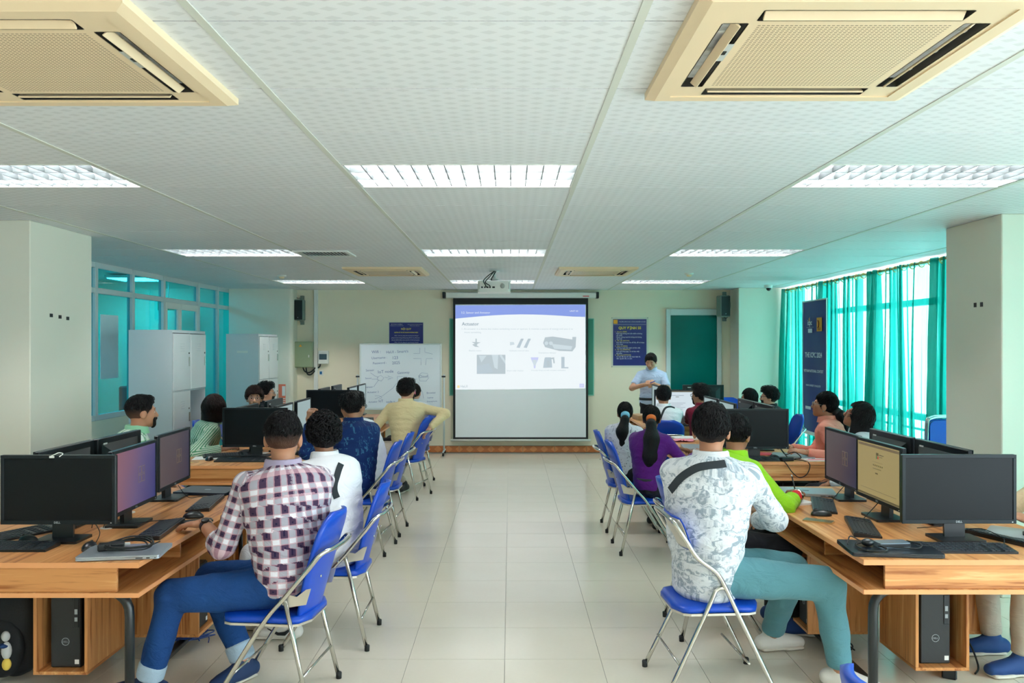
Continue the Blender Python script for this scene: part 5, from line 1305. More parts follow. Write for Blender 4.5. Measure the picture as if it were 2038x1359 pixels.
def surf(name, prims, h, mat, root, parent=None, fold=None, extra=None, ptn=False, attr=None):
    G, lo = field(prims, h, extra); v, f = snet(G, lo, h)
    if len(f) == 0: return None
    if fold:
        amp, seed = fold[0], fold[1]; kw = fold[2] if len(fold) > 2 else {}
        v = v + vnormals(v, f) * (amp * folds(v, seed, **kw))[:, None]
    pt_ = None
    if ptn:
        best = np.full(len(v), 1e9); pt_ = np.zeros((len(v), 3))
        for i, p in enumerate(prims):
            if isinstance(p, Ell): continue
            d, u, w_ = p.dist(v, True); m = d < best; best[m] = d[m]; pt_[m, 0] = u[m]; pt_[m, 1] = w_[m]; pt_[m, 2] = 0
    if attr is not None:
        pt_ = np.zeros((len(v), 3)); pt_[:, 0] = attr(v)
    org = np.array(root.location)
    return link(name, np_mesh(name, v - org, f, mat, pt_), parent or root)

# ---- materials for skin, hair, cloth
def skin_mat(name, c):
    t = NT(name); n = t.noise(t.coord(), 14, 3); col = t.mix(n, tuple(x * .88 for x in c[:3]) + (1,), tuple(min(1, x * 1.1) for x in c[:3]) + (1,))
    t.set(color=col, rough=.5, spec=.4, sss=.08); t.b.inputs['Subsurface Radius'].default_value = (.012, .005, .003); return t.m
SK = {'mid': skin_mat('brown_skin', rgb(168, 116, 88)), 'dark': skin_mat('dark_brown_skin', rgb(128, 84, 66)), 'light': skin_mat('light_skin', rgb(212, 160, 132)), 'tan': skin_mat('tan_skin', rgb(190, 136, 106))}
def hair_mat(name, c, c2):
    t = NT(name); co = t.coord(); n = t.noise(t.scale(co, (120, 120, 22)), 1.0, 4, .7); n2 = t.noise(co, 9, 2)
    fd_ = t.xyz(t.attr('ptn'))[0]
    t.set(color=t.mix(fd_, t.mix(t.math('MULTIPLY', n, n2), c, c2), rgb(120, 82, 64)), rough=.5, spec=.22); t.bump(n, 1.0, .012); return t.m
HR = {'black': hair_mat('black_hair', rgb(8, 8, 11), rgb(40, 36, 38)), 'brown': hair_mat('dark_brown_hair', rgb(18, 14, 14), rgb(66, 48, 42)), 'red': hair_mat('red_brown_hair', rgb(22, 13, 13), rgb(74, 42, 36))}
def wrinkle(t, s1=.55, d=.02):
    co = t.coord(); n = t.noise(t.scale(co, (1.0, 1.0, 1.6)), 9.0, 3.0, .55, 1.4); f = t.noise(co, 240, 2)
    t.bump(t.math('ADD', t.math('MULTIPLY', n, 1.0), t.math('MULTIPLY', f, .05)), s1, d)
def cloth(name, c, rough=.8, var=.08, sheen=.1):
    if name in MATS: return MATS[name]
    t = NT(name); co = t.coord(); n = t.noise(co, 10, 3)
    t.set(color=t.mix(n, tuple(x * (1 - var) for x in c[:3]) + (1,), tuple(min(1, x * (1 + var)) for x in c[:3]) + (1,)), rough=rough, spec=.25, sheen=sheen)
    wrinkle(t); MATS[name] = t.m; return t.m
def band(t, x, period, lo_, hi_):
    f = t.math('FRACT', t.math('DIVIDE', x, period)); return t.math('MULTIPLY', t.math('GREATER_THAN', f, lo_), t.math('LESS_THAN', f, hi_))
def plaid():
    t = NT('purple_plaid_cloth'); x, y, z = t.xyz(t.attr('ptn')); P = .056
    bx, by = band(t, x, P, .08, .52), band(t, y, P, .08, .52); rx = t.math('MAXIMUM', band(t, x, P, .0, .09), band(t, x, P, .51, .60)); ry = t.math('MAXIMUM', band(t, y, P, .0, .09), band(t, y, P, .51, .60))
    cx, cy = band(t, x, P, .24, .36), band(t, y, P, .24, .36)
    c = t.mix(t.math('MULTIPLY', bx, .52), rgb(232, 230, 238), rgb(70, 58, 96)); c = t.mix(t.math('MULTIPLY', by, .52), c, rgb(70, 58, 96))
    both = t.math('MULTIPLY', bx, by); c = t.mix(t.math('MULTIPLY', both, .85), c, rgb(58, 22, 62)); c = t.mix(t.math('MULTIPLY', t.math('MULTIPLY', cx, cy), .8), c, rgb(18, 18, 60))
    c = t.mix(t.math('MULTIPLY', t.math('MAXIMUM', rx, ry), .45), c, rgb(176, 60, 84))
    t.set(color=c, rough=.8, spec=.2); wrinkle(t); return t.m
def floral():
    t = NT('white_floral_cloth'); co = t.attr('ptn'); n = t.noise(co, 34, 4, .65, 1.2); n2 = t.noise(co, 9, 2)
    f = t.ramp(t.math('ADD', t.math('MULTIPLY', n, .75), t.math('MULTIPLY', n2, .25)), [(.49, (0, 0, 0, 1)), (.57, (1, 1, 1, 1))])
    t.set(color=t.mix(t.math('MULTIPLY', f, .72), rgb(226, 230, 234), rgb(116, 136, 154)), rough=.8, spec=.2); wrinkle(t); return t.m
def stripes():
    t = NT('green_striped_cloth'); x, y, z = t.xyz(t.attr('ptn')); t.set(color=t.mix(band(t, x, .021, 0, .36), rgb(206, 228, 208), rgb(66, 150, 104)), rough=.8, spec=.2); wrinkle(t); return t.m
def navy_leaf():
    t = NT('navy_leaf_cloth'); co = t.attr('ptn'); n = t.noise(t.scale(co, (1, .6, 1)), 40, 1, .3, 1.5); f = t.ramp(n, [(.60, (0, 0, 0, 1)), (.68, (1, 1, 1, 1))])
    t.set(color=t.mix(t.math('MULTIPLY', f, .55), rgb(18, 44, 98), rgb(70, 136, 170)), rough=.75, spec=.2); wrinkle(t); return t.m
def green_check():
    t = NT('green_check_cloth'); x, y, z = t.xyz(t.attr('ptn')); a, b = band(t, x, .07, 0, .28), band(t, y, .07, 0, .28)
    c = t.mix(t.math('MULTIPLY', t.math('MAXIMUM', a, b), .7), rgb(226, 236, 226), rgb(66, 160, 104)); t.set(color=t.mix(t.math('MULTIPLY', t.math('MULTIPLY', a, b), .7), c, rgb(20, 120, 80)), rough=.8, spec=.2); wrinkle(t); return t.m
def specks():
    t = NT('white_speckled_cloth'); co = t.attr('ptn'); f = t.ramp(t.noise(co, 60, 1), [(.62, (0, 0, 0, 1)), (.66, (1, 1, 1, 1))]); t.set(color=t.mix(t.math('MULTIPLY', f, .7), rgb(228, 230, 240), rgb(90, 96, 120)), rough=.8); wrinkle(t); return t.m
def denim():
    t = NT('blue_denim'); co = t.coord(); n = t.noise(co, 5, 4); n2 = t.noise(co, 300, 1)
    c = t.mix(n, rgb(12, 40, 92), rgb(30, 78, 142)); t.set(color=t.mix(t.math('MULTIPLY', n2, .3), c, rgb(60, 100, 160)), rough=.85, spec=.2); wrinkle(t); return t.m
CL = {'plaid': plaid(), 'floral': floral(), 'stripes': stripes(), 'navy': navy_leaf(), 'check': green_check(), 'specks': specks(), 'denim': denim(), 'white': cloth('white_shirt_cloth', rgb(236, 237, 242), var=.02), 'cream': cloth('cream_shirt_cloth', rgb(222, 204, 158), var=.04), 'lime': cloth('lime_green_cloth', rgb(148, 210, 34), var=.05), 'purple': cloth('purple_knit', rgb(88, 24, 122), var=.08), 'maroon': cloth('maroon_cloth', rgb(120, 24, 50), var=.08), 'black': cloth('black_cloth', rgb(22, 23, 30), var=.1), 'coral': cloth('coral_cloth', rgb(250, 158, 138), var=.03), 'sky': cloth('pale_blue_cloth', rgb(192, 210, 242), var=.03), 'teal': cloth('teal_trouser_cloth', rgb(92, 144, 154), var=.05), 'khaki': cloth('khaki_cloth', rgb(190, 178, 164), var=.04), 'dark': cloth('charcoal_trouser_cloth', rgb(30, 32, 40), var=.1), 'beige': cloth('beige_sleeve_cloth', rgb(232, 208, 172), var=.03), 'greyshirt': cloth('pale_grey_cloth', rgb(210, 214, 220), var=.03)}
M['eye_white'] = plain('eye_white', rgb(226, 222, 216), .3); M['iris'] = plain('dark_iris', rgb(34, 22, 18), .2); M['lip'] = plain('lip_skin', rgb(150, 86, 80), .5)
M['white_shoe'] = plain('white_shoe', rgb(226, 222, 214), .6); M['navy_shoe'] = plain('navy_shoe', rgb(26, 50, 90), .7); M['black_shoe'] = plain('black_shoe', rgb(24, 24, 28), .6); M['blue_shoe'] = plain('blue_shoe', rgb(22, 64, 124), .7); M['sole'] = plain('pale_sole', rgb(214, 206, 192), .6)
M['strap'] = plain('black_webbing', rgb(34, 42, 48), .8)

COLLAR = {'plaid': cloth('plaid_collar', rgb(176, 164, 190)), 'floral': cloth('floral_collar', rgb(222, 226, 230)), 'stripes': cloth('striped_collar', rgb(178, 214, 186)), 'navy': CL['navy'], 'check': cloth('check_collar', rgb(150, 208, 170))}
def ik(A, T, l1, l2, hint):
    d = T - A; L = min(np.linalg.norm(d), (l1 + l2) * .995); ax = nrm(d)
    a = (l1 * l1 - l2 * l2 + L * L) / (2 * L); hgt = math.sqrt(max(0, l1 * l1 - a * a))
    p = hint - ax * hint.dot(ax); return A + ax * a + nrm(p) * hgt, A + ax * L
def hand_prims(W, h, n, thumb, curl=25, s=1.0):
    """W wrist, h direction of the fingers, n out of the palm's back, thumb = side of the thumb"""
    h = nrm(h); n = nrm(n - h * n.dot(h)); th = nrm(thumb - h * thumb.dot(h) - n * thumb.dot(n)); P = []
    P.append(Seg(W - h * .02 * s, W + h * .03 * s, (.026 * s, .019 * s), (.036 * s, .016 * s), th, 220)); P.append(Seg(W + h * .03 * s, W + h * .088 * s, (.037 * s, .016 * s), (.040 * s, .012 * s), th, 220))
    for off, L in ((.030, .068), (.0105, .076), (-.0095, .071), (-.028, .056)):
        p = W + h * .088 * s + th * off * s; a = R(curl * .5); r = .0088 * s
        for q, fr in enumerate((.45, .32, .23)):
            d = h * math.cos(a) - n * math.sin(a) + th * off * .9; e = p + nrm(d) * L * s * fr
            P.append(Seg(p, e, r, r * .9, None, 420)); p = e; r *= .9; a += R(curl)
    p = W + h * .02 * s + th * .030 * s; d = nrm(h * .75 + th * .75 - n * .35); e = p + d * .042 * s; P.append(Seg(p, e, .0125 * s, .0105 * s, None, 300)); d2 = nrm(h * .95 + th * .25 - n * .4); P.append(Seg(e, e + d2 * .032 * s, .0105 * s, .008 * s, None, 350))
    return P
def shoe(name, ank, d, mat, root, h, logo=None, L=.27):
    d = nrm(V(d[0], d[1], 0)); s = np.cross(UP, d); g = V(ank[0], ank[1], 0)
    heel = g - d * .06; toe = g + d * (L - .10)
    P = [Seg(heel + UP * .045, toe + UP * .034, (.040, .042), (.040, .030), s, 140), Seg(g + d * .0 + UP * .05, g + UP * .095, (.042, .05), (.040, .048), s, 120), Seg(g + d * .05 + UP * .055, toe - d * .04 + UP * .04, (.040, .04), (.042, .032), s, 120)]
    o = surf(name, P, h, mat, root, extra=lambda G, X: np.maximum(G, (.012 - X[..., 2]) * 60))
    S_ = [Seg(heel + UP * .012, toe + UP * .012, (.043, .012), (.044, .012), s, 220), Seg(g + d * .08 + UP * .012, toe + UP * .012, (.047, .012), (.044, .012), s, 220)]
    sl = surf('sole', S_, h, M['sole'], root, o, extra=lambda G, X: np.maximum(G, (.001 - X[..., 2]) * 100)) if o else None
    if logo and o is not None:
        for sg in (-1, 1):
            pts = [g + d * a + UP * b + s * sg * c - np.array(root.location) for a, b, c in ((-.05, .075, .046), (-.01, .045, .051), (.03, .042, .0505), (.10, .068, .040))]
            MB().tube([tuple(p) for p in pts], [.004, .012, .009, .002], 6).build('side_mark', logo, o)
    return o

def locks(root, ho, sty, hm, crown, n, uh, S, zcut, C):
    """small raised locks lying over the hair, combed away from the crown"""
    if ho is None: return
    me = ho.data; nv = len(me.vertices); co = np.empty(nv * 3, np.float32); me.vertices.foreach_get('co', co); co = co.reshape(-1, 3).astype(float)
    no = np.empty(nv * 3, np.float32); me.vertices.foreach_get('normal', no); no = no.reshape(-1, 3).astype(float)
    rs = np.random.default_rng(int(abs(crown).sum() * 1e4) % 9973)
    ok = np.where(((co - C) @ uh / S > (zcut - .01 if zcut > -1 else -.05)) & ((no @ uh) > -.45))[0]
    if len(ok) < 10: return
    pk = rs.choice(ok, min(n, len(ok)), replace=False); P = co[pk]; N_ = no[pk]
    d = P - crown; d -= N_ * (d * N_).sum(1, keepdims=True); d /= np.linalg.norm(d, axis=1, keepdims=True) + 1e-9
    jit = {'curly': 1.3, 'quiff': .6, 'fringe': .45, 'short': .4, 'fade': .35}.get(sty, .12)
    d += rs.normal(size=d.shape) * jit; d -= N_ * (d * N_).sum(1, keepdims=True); d /= np.linalg.norm(d, axis=1, keepdims=True) + 1e-9
    Ln = {'curly': .026, 'quiff': .036, 'fringe': .036, 'short': .026, 'fade': .020}.get(sty, .05) * rs.uniform(.7, 1.3, len(P))
    hi = {'curly': .012, 'quiff': .010, 'fringe': .007, 'short': .005, 'fade': .004}.get(sty, .002); wd = {'curly': .0055, 'quiff': .0045}.get(sty, .0035)
    sd = np.cross(d, N_); vs = []; rings = 4
    for k in range(rings):
        t = k / (rings - 1); c = P + d * (Ln * (t - .3))[:, None] + N_ * (hi * math.sin(math.pi * (.15 + .7 * t)) - .002 * t - (.5 * (Ln * (t - .3)) ** 2 / .09))[:, None]
        wk = wd * (1 - .85 * t)
        vs += [c - sd * wk, c + sd * wk, c + N_ * wk * .8]
    m = len(P); V_ = np.stack(vs, 1).reshape(-1, 3); base = np.arange(m)[:, None] * (rings * 3); F = []
    for k in range(rings - 1):
        for a, b in ((0, 1), (1, 2), (2, 0)): F.append(base + np.array([[k * 3 + a, k * 3 + b, k * 3 + 3 + b, k * 3 + 3 + a]]))
    o = link('hair_locks', np_mesh('hair_locks', V_, np.concatenate(F), hm), root); o.parent = ho; o['kind'] = 'stuff'
def person(label, hip, pel, chest, head, *, seat=.445, S=1.0, lean=4, slouch=.02, hp=0, hr=0, skin='mid', hair=('short', 'black'), top='white', bottom='dark', sleeve='long', L=None, Rr=None, legs=None, shoes='black_shoe', h=.011, face=False, glasses=None, beard=False, stand=False, collar=True, build=1.0, tuck=False, logo=None, neck_f=.0, side_lean=0.0, hands=True, cuff=None):
    """hip (x, y); pel/chest/head: facing in degrees; L, Rr: dict(hand=(x,y,z), hint=(x,y,z)) arm targets; legs: two (knee, ankle, toe dir)"""
    root = thing('person', label, 'person', (hip[0], hip[1], 0))
    fd, fc, fh = yaw(pel), yaw(chest), yaw(head)
    rp, rc, rh = np.cross(fd, UP), np.cross(fc, UP), np.cross(fh, UP)
    H = V(hip[0], hip[1], (seat + .105 * S) if not stand else .90 * S)
    fm = nrm(fd + fc); lean_d = fm * math.sin(R(lean)) + rc * math.sin(R(side_lean)); u = nrm(UP * math.cos(R(lean)) + lean_d)
    N = H + u * .50 * S + fc * .01                      # neck base
    Wp = H + u * .17 * S - fc * slouch; Cp = H + u * .33 * S - fc * slouch * .8
    B_ = build
    st = [(H - u * .07 * S, .150, .105, fd), (H, .168, .118, fd), (Wp, .150 * (B_ ** .5), .112 * B_, fm), (Cp, .168, .118 * (B_ ** .5), fc), (H + u * .42 * S - fc * slouch * .3, .178, .108, fc), (N - u * .035 * S, .120, .074, fc), (N, .066, .058, fc)]
    def torso(inf, first, last, k=130.0, hem=0.0):
        out = []; v0 = 0.0
        for i in range(first, last):
            a, b = st[i], st[i + 1]; n_ = 3
            for j in range(n_):
                t0, t1 = j / n_, (j + 1) / n_
                f0 = nrm(a[3] * (1 - t0) + b[3] * t0); p0 = a[0] * (1 - t0) + b[0] * t0; p1 = a[0] * (1 - t1) + b[0] * t1
                q = lambda x, y, t: (x * (1 - t) + y * t) * S * (B_ ** .5)
                e = inf
                out.append(Seg(p0, p1, (q(a[1], b[1], t0) + e, q(a[2], b[2], t0) + e), (q(a[1], b[1], t1) + e, q(a[2], b[2], t1) + e), np.cross(f0, UP), k, 2.2, v0, .14)); v0 += np.linalg.norm(p1 - p0)
        return out
    # head
    uh = nrm(UP * math.cos(R(hp)) + fh * math.sin(R(hp))); uh = nrm(uh + rh * math.sin(R(hr))); fh2 = nrm(np.cross(uh, rh) * 1.0); rh2 = np.cross(fh2, uh)
    if fh2.dot(fh) < 0: fh2 = -fh2; rh2 = np.cross(fh2, uh)
    C = N + UP * .070 * S + uh * .058 * S + fh * (.018 + neck_f) + fc * .012
    def HP(f, r, u_): return C + (fh2 * f + rh2 * r + uh * u_) * S
    AX = np.array([rh2, fh2, uh])
    hd = [Ell(HP(-.012, 0, .025), AX, np.array([.073, .090, .092]) * S, 110), Ell(HP(.030, 0, -.045), AX, np.array([.056, .056, .060]) * S, 120), Seg(HP(.04, 0, -.03), HP(.068, 0, -.084), (.044 * S, .035 * S), (.026 * S, .022 * S), rh2, 130), Seg(HP(.084, 0, .008), HP(.104, 0, -.026), .008 * S, .0125 * S, None, 260), Seg(HP(.100, -.012, -.029), HP(.100, .012, -.029), .008 * S, .008 * S, None, 260), Seg(HP(.073, -.036, .022), HP(.073, .036, .022), .012 * S, .012 * S, None, 200), Seg(HP(.083, -.016, -.055), HP(.083, .016, -.055), .010 * S, .010 * S, None, 220)]
    for s in (-1, 1):
        hd.append(Ell(HP(-.006, s * .076, -.012), AX, np.array([.010, .020, .031]) * S, 300)); hd.append(Ell(HP(.055, s * .038, -.018), AX, np.array([.022, .026, .026]) * S, 150))
    hd.append(Seg(N - UP * .04, HP(-.012, 0, -.055), .056 * S, .050 * S, None, 110))
    # arms
    parts = {}
    SH = {}
    for s, A, nm in ((-1, L, 'L'), (1, Rr, 'R')):
        sh = N - u * .070 * S + rc * s * .162 * S * (B_ ** .4)
        A = A or {}
        T = V(*A['hand']) if 'hand' in A else sh + fc * .22 - UP * .34 - rc * s * .02
        hint = V(*A['hint']) if 'hint' in A else rc * s * .6 - UP * .8 - fc * .3
        E, Wt = ik(sh, T, .285 * S, .255 * S, hint); SH[nm] = (sh, E, Wt, A)
    LG = {}
    for s, nm in ((-1, 'L'), (1, 'R')):
        hj = H + rp * s * .088 * S - UP * .01
        if legs: kn, an, td = [V(*q) for q in legs[0 if s < 0 else 1]]
        elif stand: kn, an, td = hj + V(0, 0, -.42 * S) + fd * .02, V(hj[0], hj[1], .09) + rp * s * .02, fd
        else:
            kn = hj + fd * .40 * S + rp * s * .05; kn[2] = min(seat + .07, .52); an = V(kn[0], kn[1], .09) + fd * .02; td = fd
        LG[nm] = (hj, kn, an, td)
    sk = SK[skin]
    # skin body: one mesh
    body = torso(-.012, 0, 6, 120)
    for nm in 'LR':
        sh, E, Wt, A = SH[nm]; body += [Seg(sh, E, .048 * S, .040 * S, None, 110), Seg(E, Wt, .040 * S, .027 * S, None, 110)]
        hj, kn, an, td = LG[nm]; body += [Seg(hj, kn, .075 * S, .055 * S, None, 110), Seg(kn, an, .052 * S, .036 * S, None, 110), Seg(an - UP * .035, an + nrm(td) * .12 - UP * .055, (.036, .03), (.034, .022), np.cross(UP, td), 120)]
    Gb, lob = field(body, max(h, .011)); v, f = snet(Gb, lob, max(h, .011)); VV = [v]; FF = [f]; o = len(v)
    G2, lo2 = field(hd, min(h, .0062)); v, f = snet(G2, lo2, min(h, .0062)); VV.append(v); FF.append(f + o); o += len(v)
    for nm, s in (('L', -1), ('R', 1)):
        sh, E, Wt, A = SH[nm]; fa = nrm(Wt - E); hdir = V(*A['dir']) if 'dir' in A else fa
        back = V(*A['back']) if 'back' in A else UP + rc * s * .3; th = -rc * s if 'thumb' not in A else V(*A['thumb'])
        hpz = hand_prims(Wt, hdir, back, th, A.get('curl', 25), S)
        hh = .0042 if h < .0095 else .0065
        G3, lo3 = field(hpz, hh); v, f = snet(G3, lo3, hh); VV.append(v); FF.append(f + o); o += len(v)
    link('body', np_mesh('body', np.concatenate(VV) - np.array(root.location), np.concatenate(FF), sk), root)
    # top
    tp = torso(.014, 1, 5) + [Seg(N - u * .045 * S, N + UP * .012 + fc * .004, (.082 * S, .070 * S), (.064 * S, .060 * S), rc, 130, 2.5, .45, .14)]
    if not tuck: tp += [Seg(H - u * .085 * S, H, (.178 * S * B_ ** .5, .130 * S * B_ ** .5), (.185 * S * B_ ** .5, .134 * S * B_ ** .5), rp, 130, 2.5, -.08, .14)]
    for nm in 'LR':
        sh, E, Wt, A = SH[nm]; side = np.cross(nrm(E - sh), fc)
        tp.append(Seg(N - u * .02 * S, sh - rc * (1 if nm == 'R' else -1) * .012 + u * .004, (.056 * S, .050 * S), (.056 * S, .052 * S), fc, 95, 1, .42, .14))
        if sleeve == 'short': tp.append(Seg(sh, sh + (E - sh) * .72, .060 * S, .058 * S, side, 120, 3.0, 0, .055))
        else:
            tp.append(Seg(sh, E, .055 * S, .052 * S, side, 85, 1.0, 0, .055))
            fr = {'long': .92, 'rolled': .22, 'three': .55}[sleeve]
            tp.append(Seg(E, E + (Wt - E) * fr, .053 * S, (.041 if sleeve == 'long' else .052) * S, side, 110, 2.5, .28, .055))
            if sleeve == 'rolled': tp.append(Seg(E + (Wt - E) * .14, E + (Wt - E) * .26, .057 * S, .056 * S, side, 160, 3.0, .30, .055))
    surf('shirt', tp, h, CL[top], root, fold=(.017, int(abs(hip[0] * 97 + hip[1] * 31)) + 3, dict(lo=16, hi=80, n=11)), ptn=True)
    if collar:
        org = np.array(root.location); vs = []; nA = 24
        for i in range(nA):
            a = R(360 * i / nA); od = fc * math.cos(a) + rc * math.sin(a) * 1.06; hgt = .034 - .016 * max(0, math.cos(a)); ctr = N + fc * .006
            for (rr, zz) in ((.086, -.020), (.076, hgt + .006), (.072, hgt + .010), (.066, hgt + .006), (.068, -.02)): vs.append(ctr + od * rr * S + UP * zz - org)
        fs = [(i * 5 + k, ((i + 1) % nA) * 5 + k, ((i + 1) % nA) * 5 + k + 1, i * 5 + k + 1) for i in range(nA) for k in range(4)]
        mb = MB(); mb.add(vs, fs, True); mb.build('collar', COLLAR.get(top, CL[top]), root)
    # trousers
    tr = [Seg(H - UP * .03, H + u * .07 * S, (.178 * S * B_ ** .5, .132 * S * B_ ** .5), (.170 * S * B_ ** .5, .128 * S * B_ ** .5), rp, 120, 2.0)]
    for nm in 'LR':
        hj, kn, an, td = LG[nm]; tr += [Seg(hj, kn, .088 * S * B_ ** .5, .070 * S * B_ ** .3, None, 100), Seg(kn, an + (kn - an) * .08, .068 * S * B_ ** .3, .054 * S, None, 100, 2.5)]
    surf('trousers', tr, h, CL[bottom], root, fold=(.019, int(abs(hip[0] * 57 + hip[1] * 71)) + 9))
    if tuck:
        org = np.array(root.location); vs = []; nA = 28
        for i in range(nA):
            a = R(360 * i / nA); od = (fd * math.cos(a) * .136 + rp * math.sin(a) * .181) * S * B_ ** .5; e_ = nrm(od)
            for (o_, zz) in ((0, -.018), (.004, -.018), (.004, .018), (0, .018)): vs.append(H + u * (.062 * S + zz) + od + e_ * o_ - org)
        MB().add(vs, [(i * 4 + k, ((i + 1) % nA) * 4 + k, ((i + 1) % nA) * 4 + (k + 1) % 4, i * 4 + (k + 1) % 4) for i in range(nA) for k in range(4)], True).build('belt', M['strap'], root)
    for nm in 'LR':
        hj, kn, an, td = LG[nm]
        if cuff: surf('trouser_cuff', [Seg(an + (kn - an) * .02, an + (kn - an) * .16, .060 * S, .061 * S, None, 160, 3.0)], h, cuff, root)
        shoe('shoe', an, td, M[shoes], root, min(h, .010), logo)
    # hair
    sty, hc = hair; hm = HR[hc]; hh = .006 if h < .0095 else .008
    th_ = {'short': .014, 'fade': .012, 'curly': .024, 'pony': .010, 'bob': .020, 'long': .020, 'fringe': .024, 'quiff': .022}[sty]
    cen = HP(-.012, 0, .025); base_r = np.array([.073, .090, .092]) * S
    he = Ell(cen, AX, base_r + th_, 110); low = {'short': -.075, 'fade': -.06, 'curly': -.07, 'pony': -.06, 'bob': -.10, 'long': -.10, 'fringe': -.07, 'quiff': -.075}[sty]
    fl_ = .060 if sty in ('pony', 'long', 'short', 'quiff', 'fade') else .048
    def cut(G, X):
        d = (X - C) / S; f_ = d @ fh2; r_ = d @ rh2; z_ = d @ uh
        # hairline: high at the forehead, dropping behind the ears to the nape
        line = np.where(f_ > .02, fl_ * np.clip((f_ - .02) / .05, 0, 1) + (-.012) * (1 - np.clip((f_ - .02) / .05, 0, 1)), low + (-.012 - low) * np.clip((f_ + .055) / .075, 0, 1))
        if sty in ('fade',): G = np.maximum(G, -1e9) + np.clip((.035 - z_) * 12, 0, 1.15)
        if sty in ('short', 'quiff', 'fringe'): G = G + np.clip((.02 - z_) * 10, 0, .95)
        if sty in ('bob', 'long'): return np.where((f_ > .03) & (np.abs(r_) < .066), np.maximum(G, (line - z_) * 110), G)
        return np.maximum(G, (line - z_) * 110)
    hp_ = [he]
    if sty == 'fringe': hp_ += [Seg(HP(.085, -.05, .060), HP(.088, .03, .052), .026 * S, .024 * S, None, 120)]
    if sty in ('quiff', 'short', 'fade'): hp_ += [Seg(HP(.055, -.03, .095), HP(.055, .03, .095), (.022 if sty != 'quiff' else .034) * S, (.022 if sty != 'quiff' else .034) * S, None, 110)]
    fa_ = dict(short=(.018, 5, dict(lo=70, hi=240, n=14)), fade=(.014, 6, dict(lo=70, hi=240, n=14)), curly=(.050, 7, dict(lo=110, hi=220, n=12)), pony=(.003, 8, dict(lo=60, hi=160)), bob=(.005, 9, dict(lo=50, hi=150)), long=(.005, 9, dict(lo=50, hi=150)), fringe=(.020, 4, dict(lo=60, hi=190, n=12)), quiff=(.024, 4, dict(lo=60, hi=190, n=12)))[sty]
    fz = {'fade': (.030, .055, .62), 'short': (-.035, .04, .5), 'quiff': (-.02, .04, .5)}.get(sty, (-9, 1, 0))
    if sty in ('bob', 'long'):
        ln = .10 if sty == 'bob' else .24; ex_ = []
        for a in range(-125, 126, 14):
            if abs(a) < 0: continue
            q = R(180 + a); base = HP(-.012 + .080 * math.cos(q), .070 * math.sin(q), .02); tip = HP(-.02 + .082 * math.cos(q), (.078 + .006) * math.sin(q), -ln) + (UP * 0)
            if sty == 'long': tip = V(base[0], base[1], base[2] - ln) * .5 + tip * .5
            ex_.append(Seg(base, tip, .026 * S, .020 * S, None, 110))
        hp_ += ex_
    ho = surf('hair', hp_, hh, hm, root, fold=fa_, extra=cut, attr=lambda X: fz[2] * np.clip((fz[0] - (X - C) @ uh / S) / fz[1], 0, 1))
    locks(root, ho, sty, hm, HP(-.045, .012, .115) - np.array(root.location), 900 if h < .0098 else 350, uh, S, fz[0], C - np.array(root.location))
    return root, dict(C=C, HP=HP, N=N, H=H, u=u, fc=fc, rc=rc, fh=fh2, rh=rh2, uh=uh, S=S, SH=SH, LG=LG, AX=AX, hm=hm, hh=hh)
def pony(root, d, pts, r, tie, band_=True):
    """ponytail through world points"""
    P = [V(*p) for p in pts]; sg = [Seg(P[i], P[i + 1], r[i], r[i + 1], None, 90) for i in range(len(P) - 1)]
    surf('ponytail', sg, .008, d['hm'], root, fold=(.010, 3, dict(lo=40, hi=150, aniso=V(1, 1, .12))))
    a = nrm(P[1] - P[0]); 
    surf('hair_tie', [Seg(P[0] + a * .006, P[0] + a * .028, .041, .041, None, 150, 2.2)], .007, tie, root)
def face(root, d, glasses=None, beard=None, brows=True):
    HP, S = d['HP'], d['S']; org = np.array(root.location); Rm = Matrix((d['rh'], d['fh'], d['uh'])).transposed()
    def loc(p): return tuple(p - org)
    for s in (-1, 1):
        e = MB(); e.ell(loc(HP(.0745, s * .032, .0)), (.0145 * S, .010 * S, .0075 * S), 12, 8, Rm); eo = e.build('eye', M['eye_white'], root)
        MB().ell(loc(HP(.0825, s * .032, .0)), (.0062 * S, .004 * S, .0064 * S), 10, 6, Rm).build('iris', M['iris'], eo)
        if brows: MB().tube([loc(HP(.083, s * .014, .023)), loc(HP(.083, s * .034, .028)), loc(HP(.072, s * .052, .022))], [.0045 * S, .0048 * S, .002], 6).build('eyebrow', d['hm'], root)
    MB().ell(loc(HP(.0905, 0, -.0535)), (.021 * S, .006 * S, .0045 * S), 12, 6, Rm).build('lips', M['lip'], root)
    if beard:
        P = [Ell(HP(.030, 0, -.047), d['AX'], np.array([.066, .066, .070]) * S, 120), Seg(HP(.04, 0, -.03), HP(.070, 0, -.088), (.054 * S, .045 * S), (.031 * S, .027 * S), d['rh'], 130)] + [Seg(HP(.0, s * .062, -.012), HP(.045, s * .047, -.075), .020 * S, .022 * S, None, 130) for s in (-1, 1)] + [Seg(HP(.092, -.024, -.042), HP(.092, .024, -.042), .009 * S, .009 * S, None, 200)]
        def cut(G, X):
            q = (X - d['C']) / S; f_ = q @ d['fh']; r_ = q @ d['rh']; z_ = q @ d['uh']
            G = np.maximum(G, (z_ - np.where(np.abs(r_) > .045, .0, -.037)) * 120); G = np.maximum(G, (-.002 - f_ - .3 * np.maximum(0, -z_ - .02)) * 120)
            return np.maximum(G, (.020 - np.sqrt((r_ / 1.1) ** 2 + ((z_ + .055) * 1.9) ** 2)) * 120 * (f_ > .07))
        surf('beard', P, .0058, d['hm'], root, fold=(.002, 4, dict(lo=100, hi=220)), extra=cut)
    if glasses is not None: spectacles(root, d, glasses)
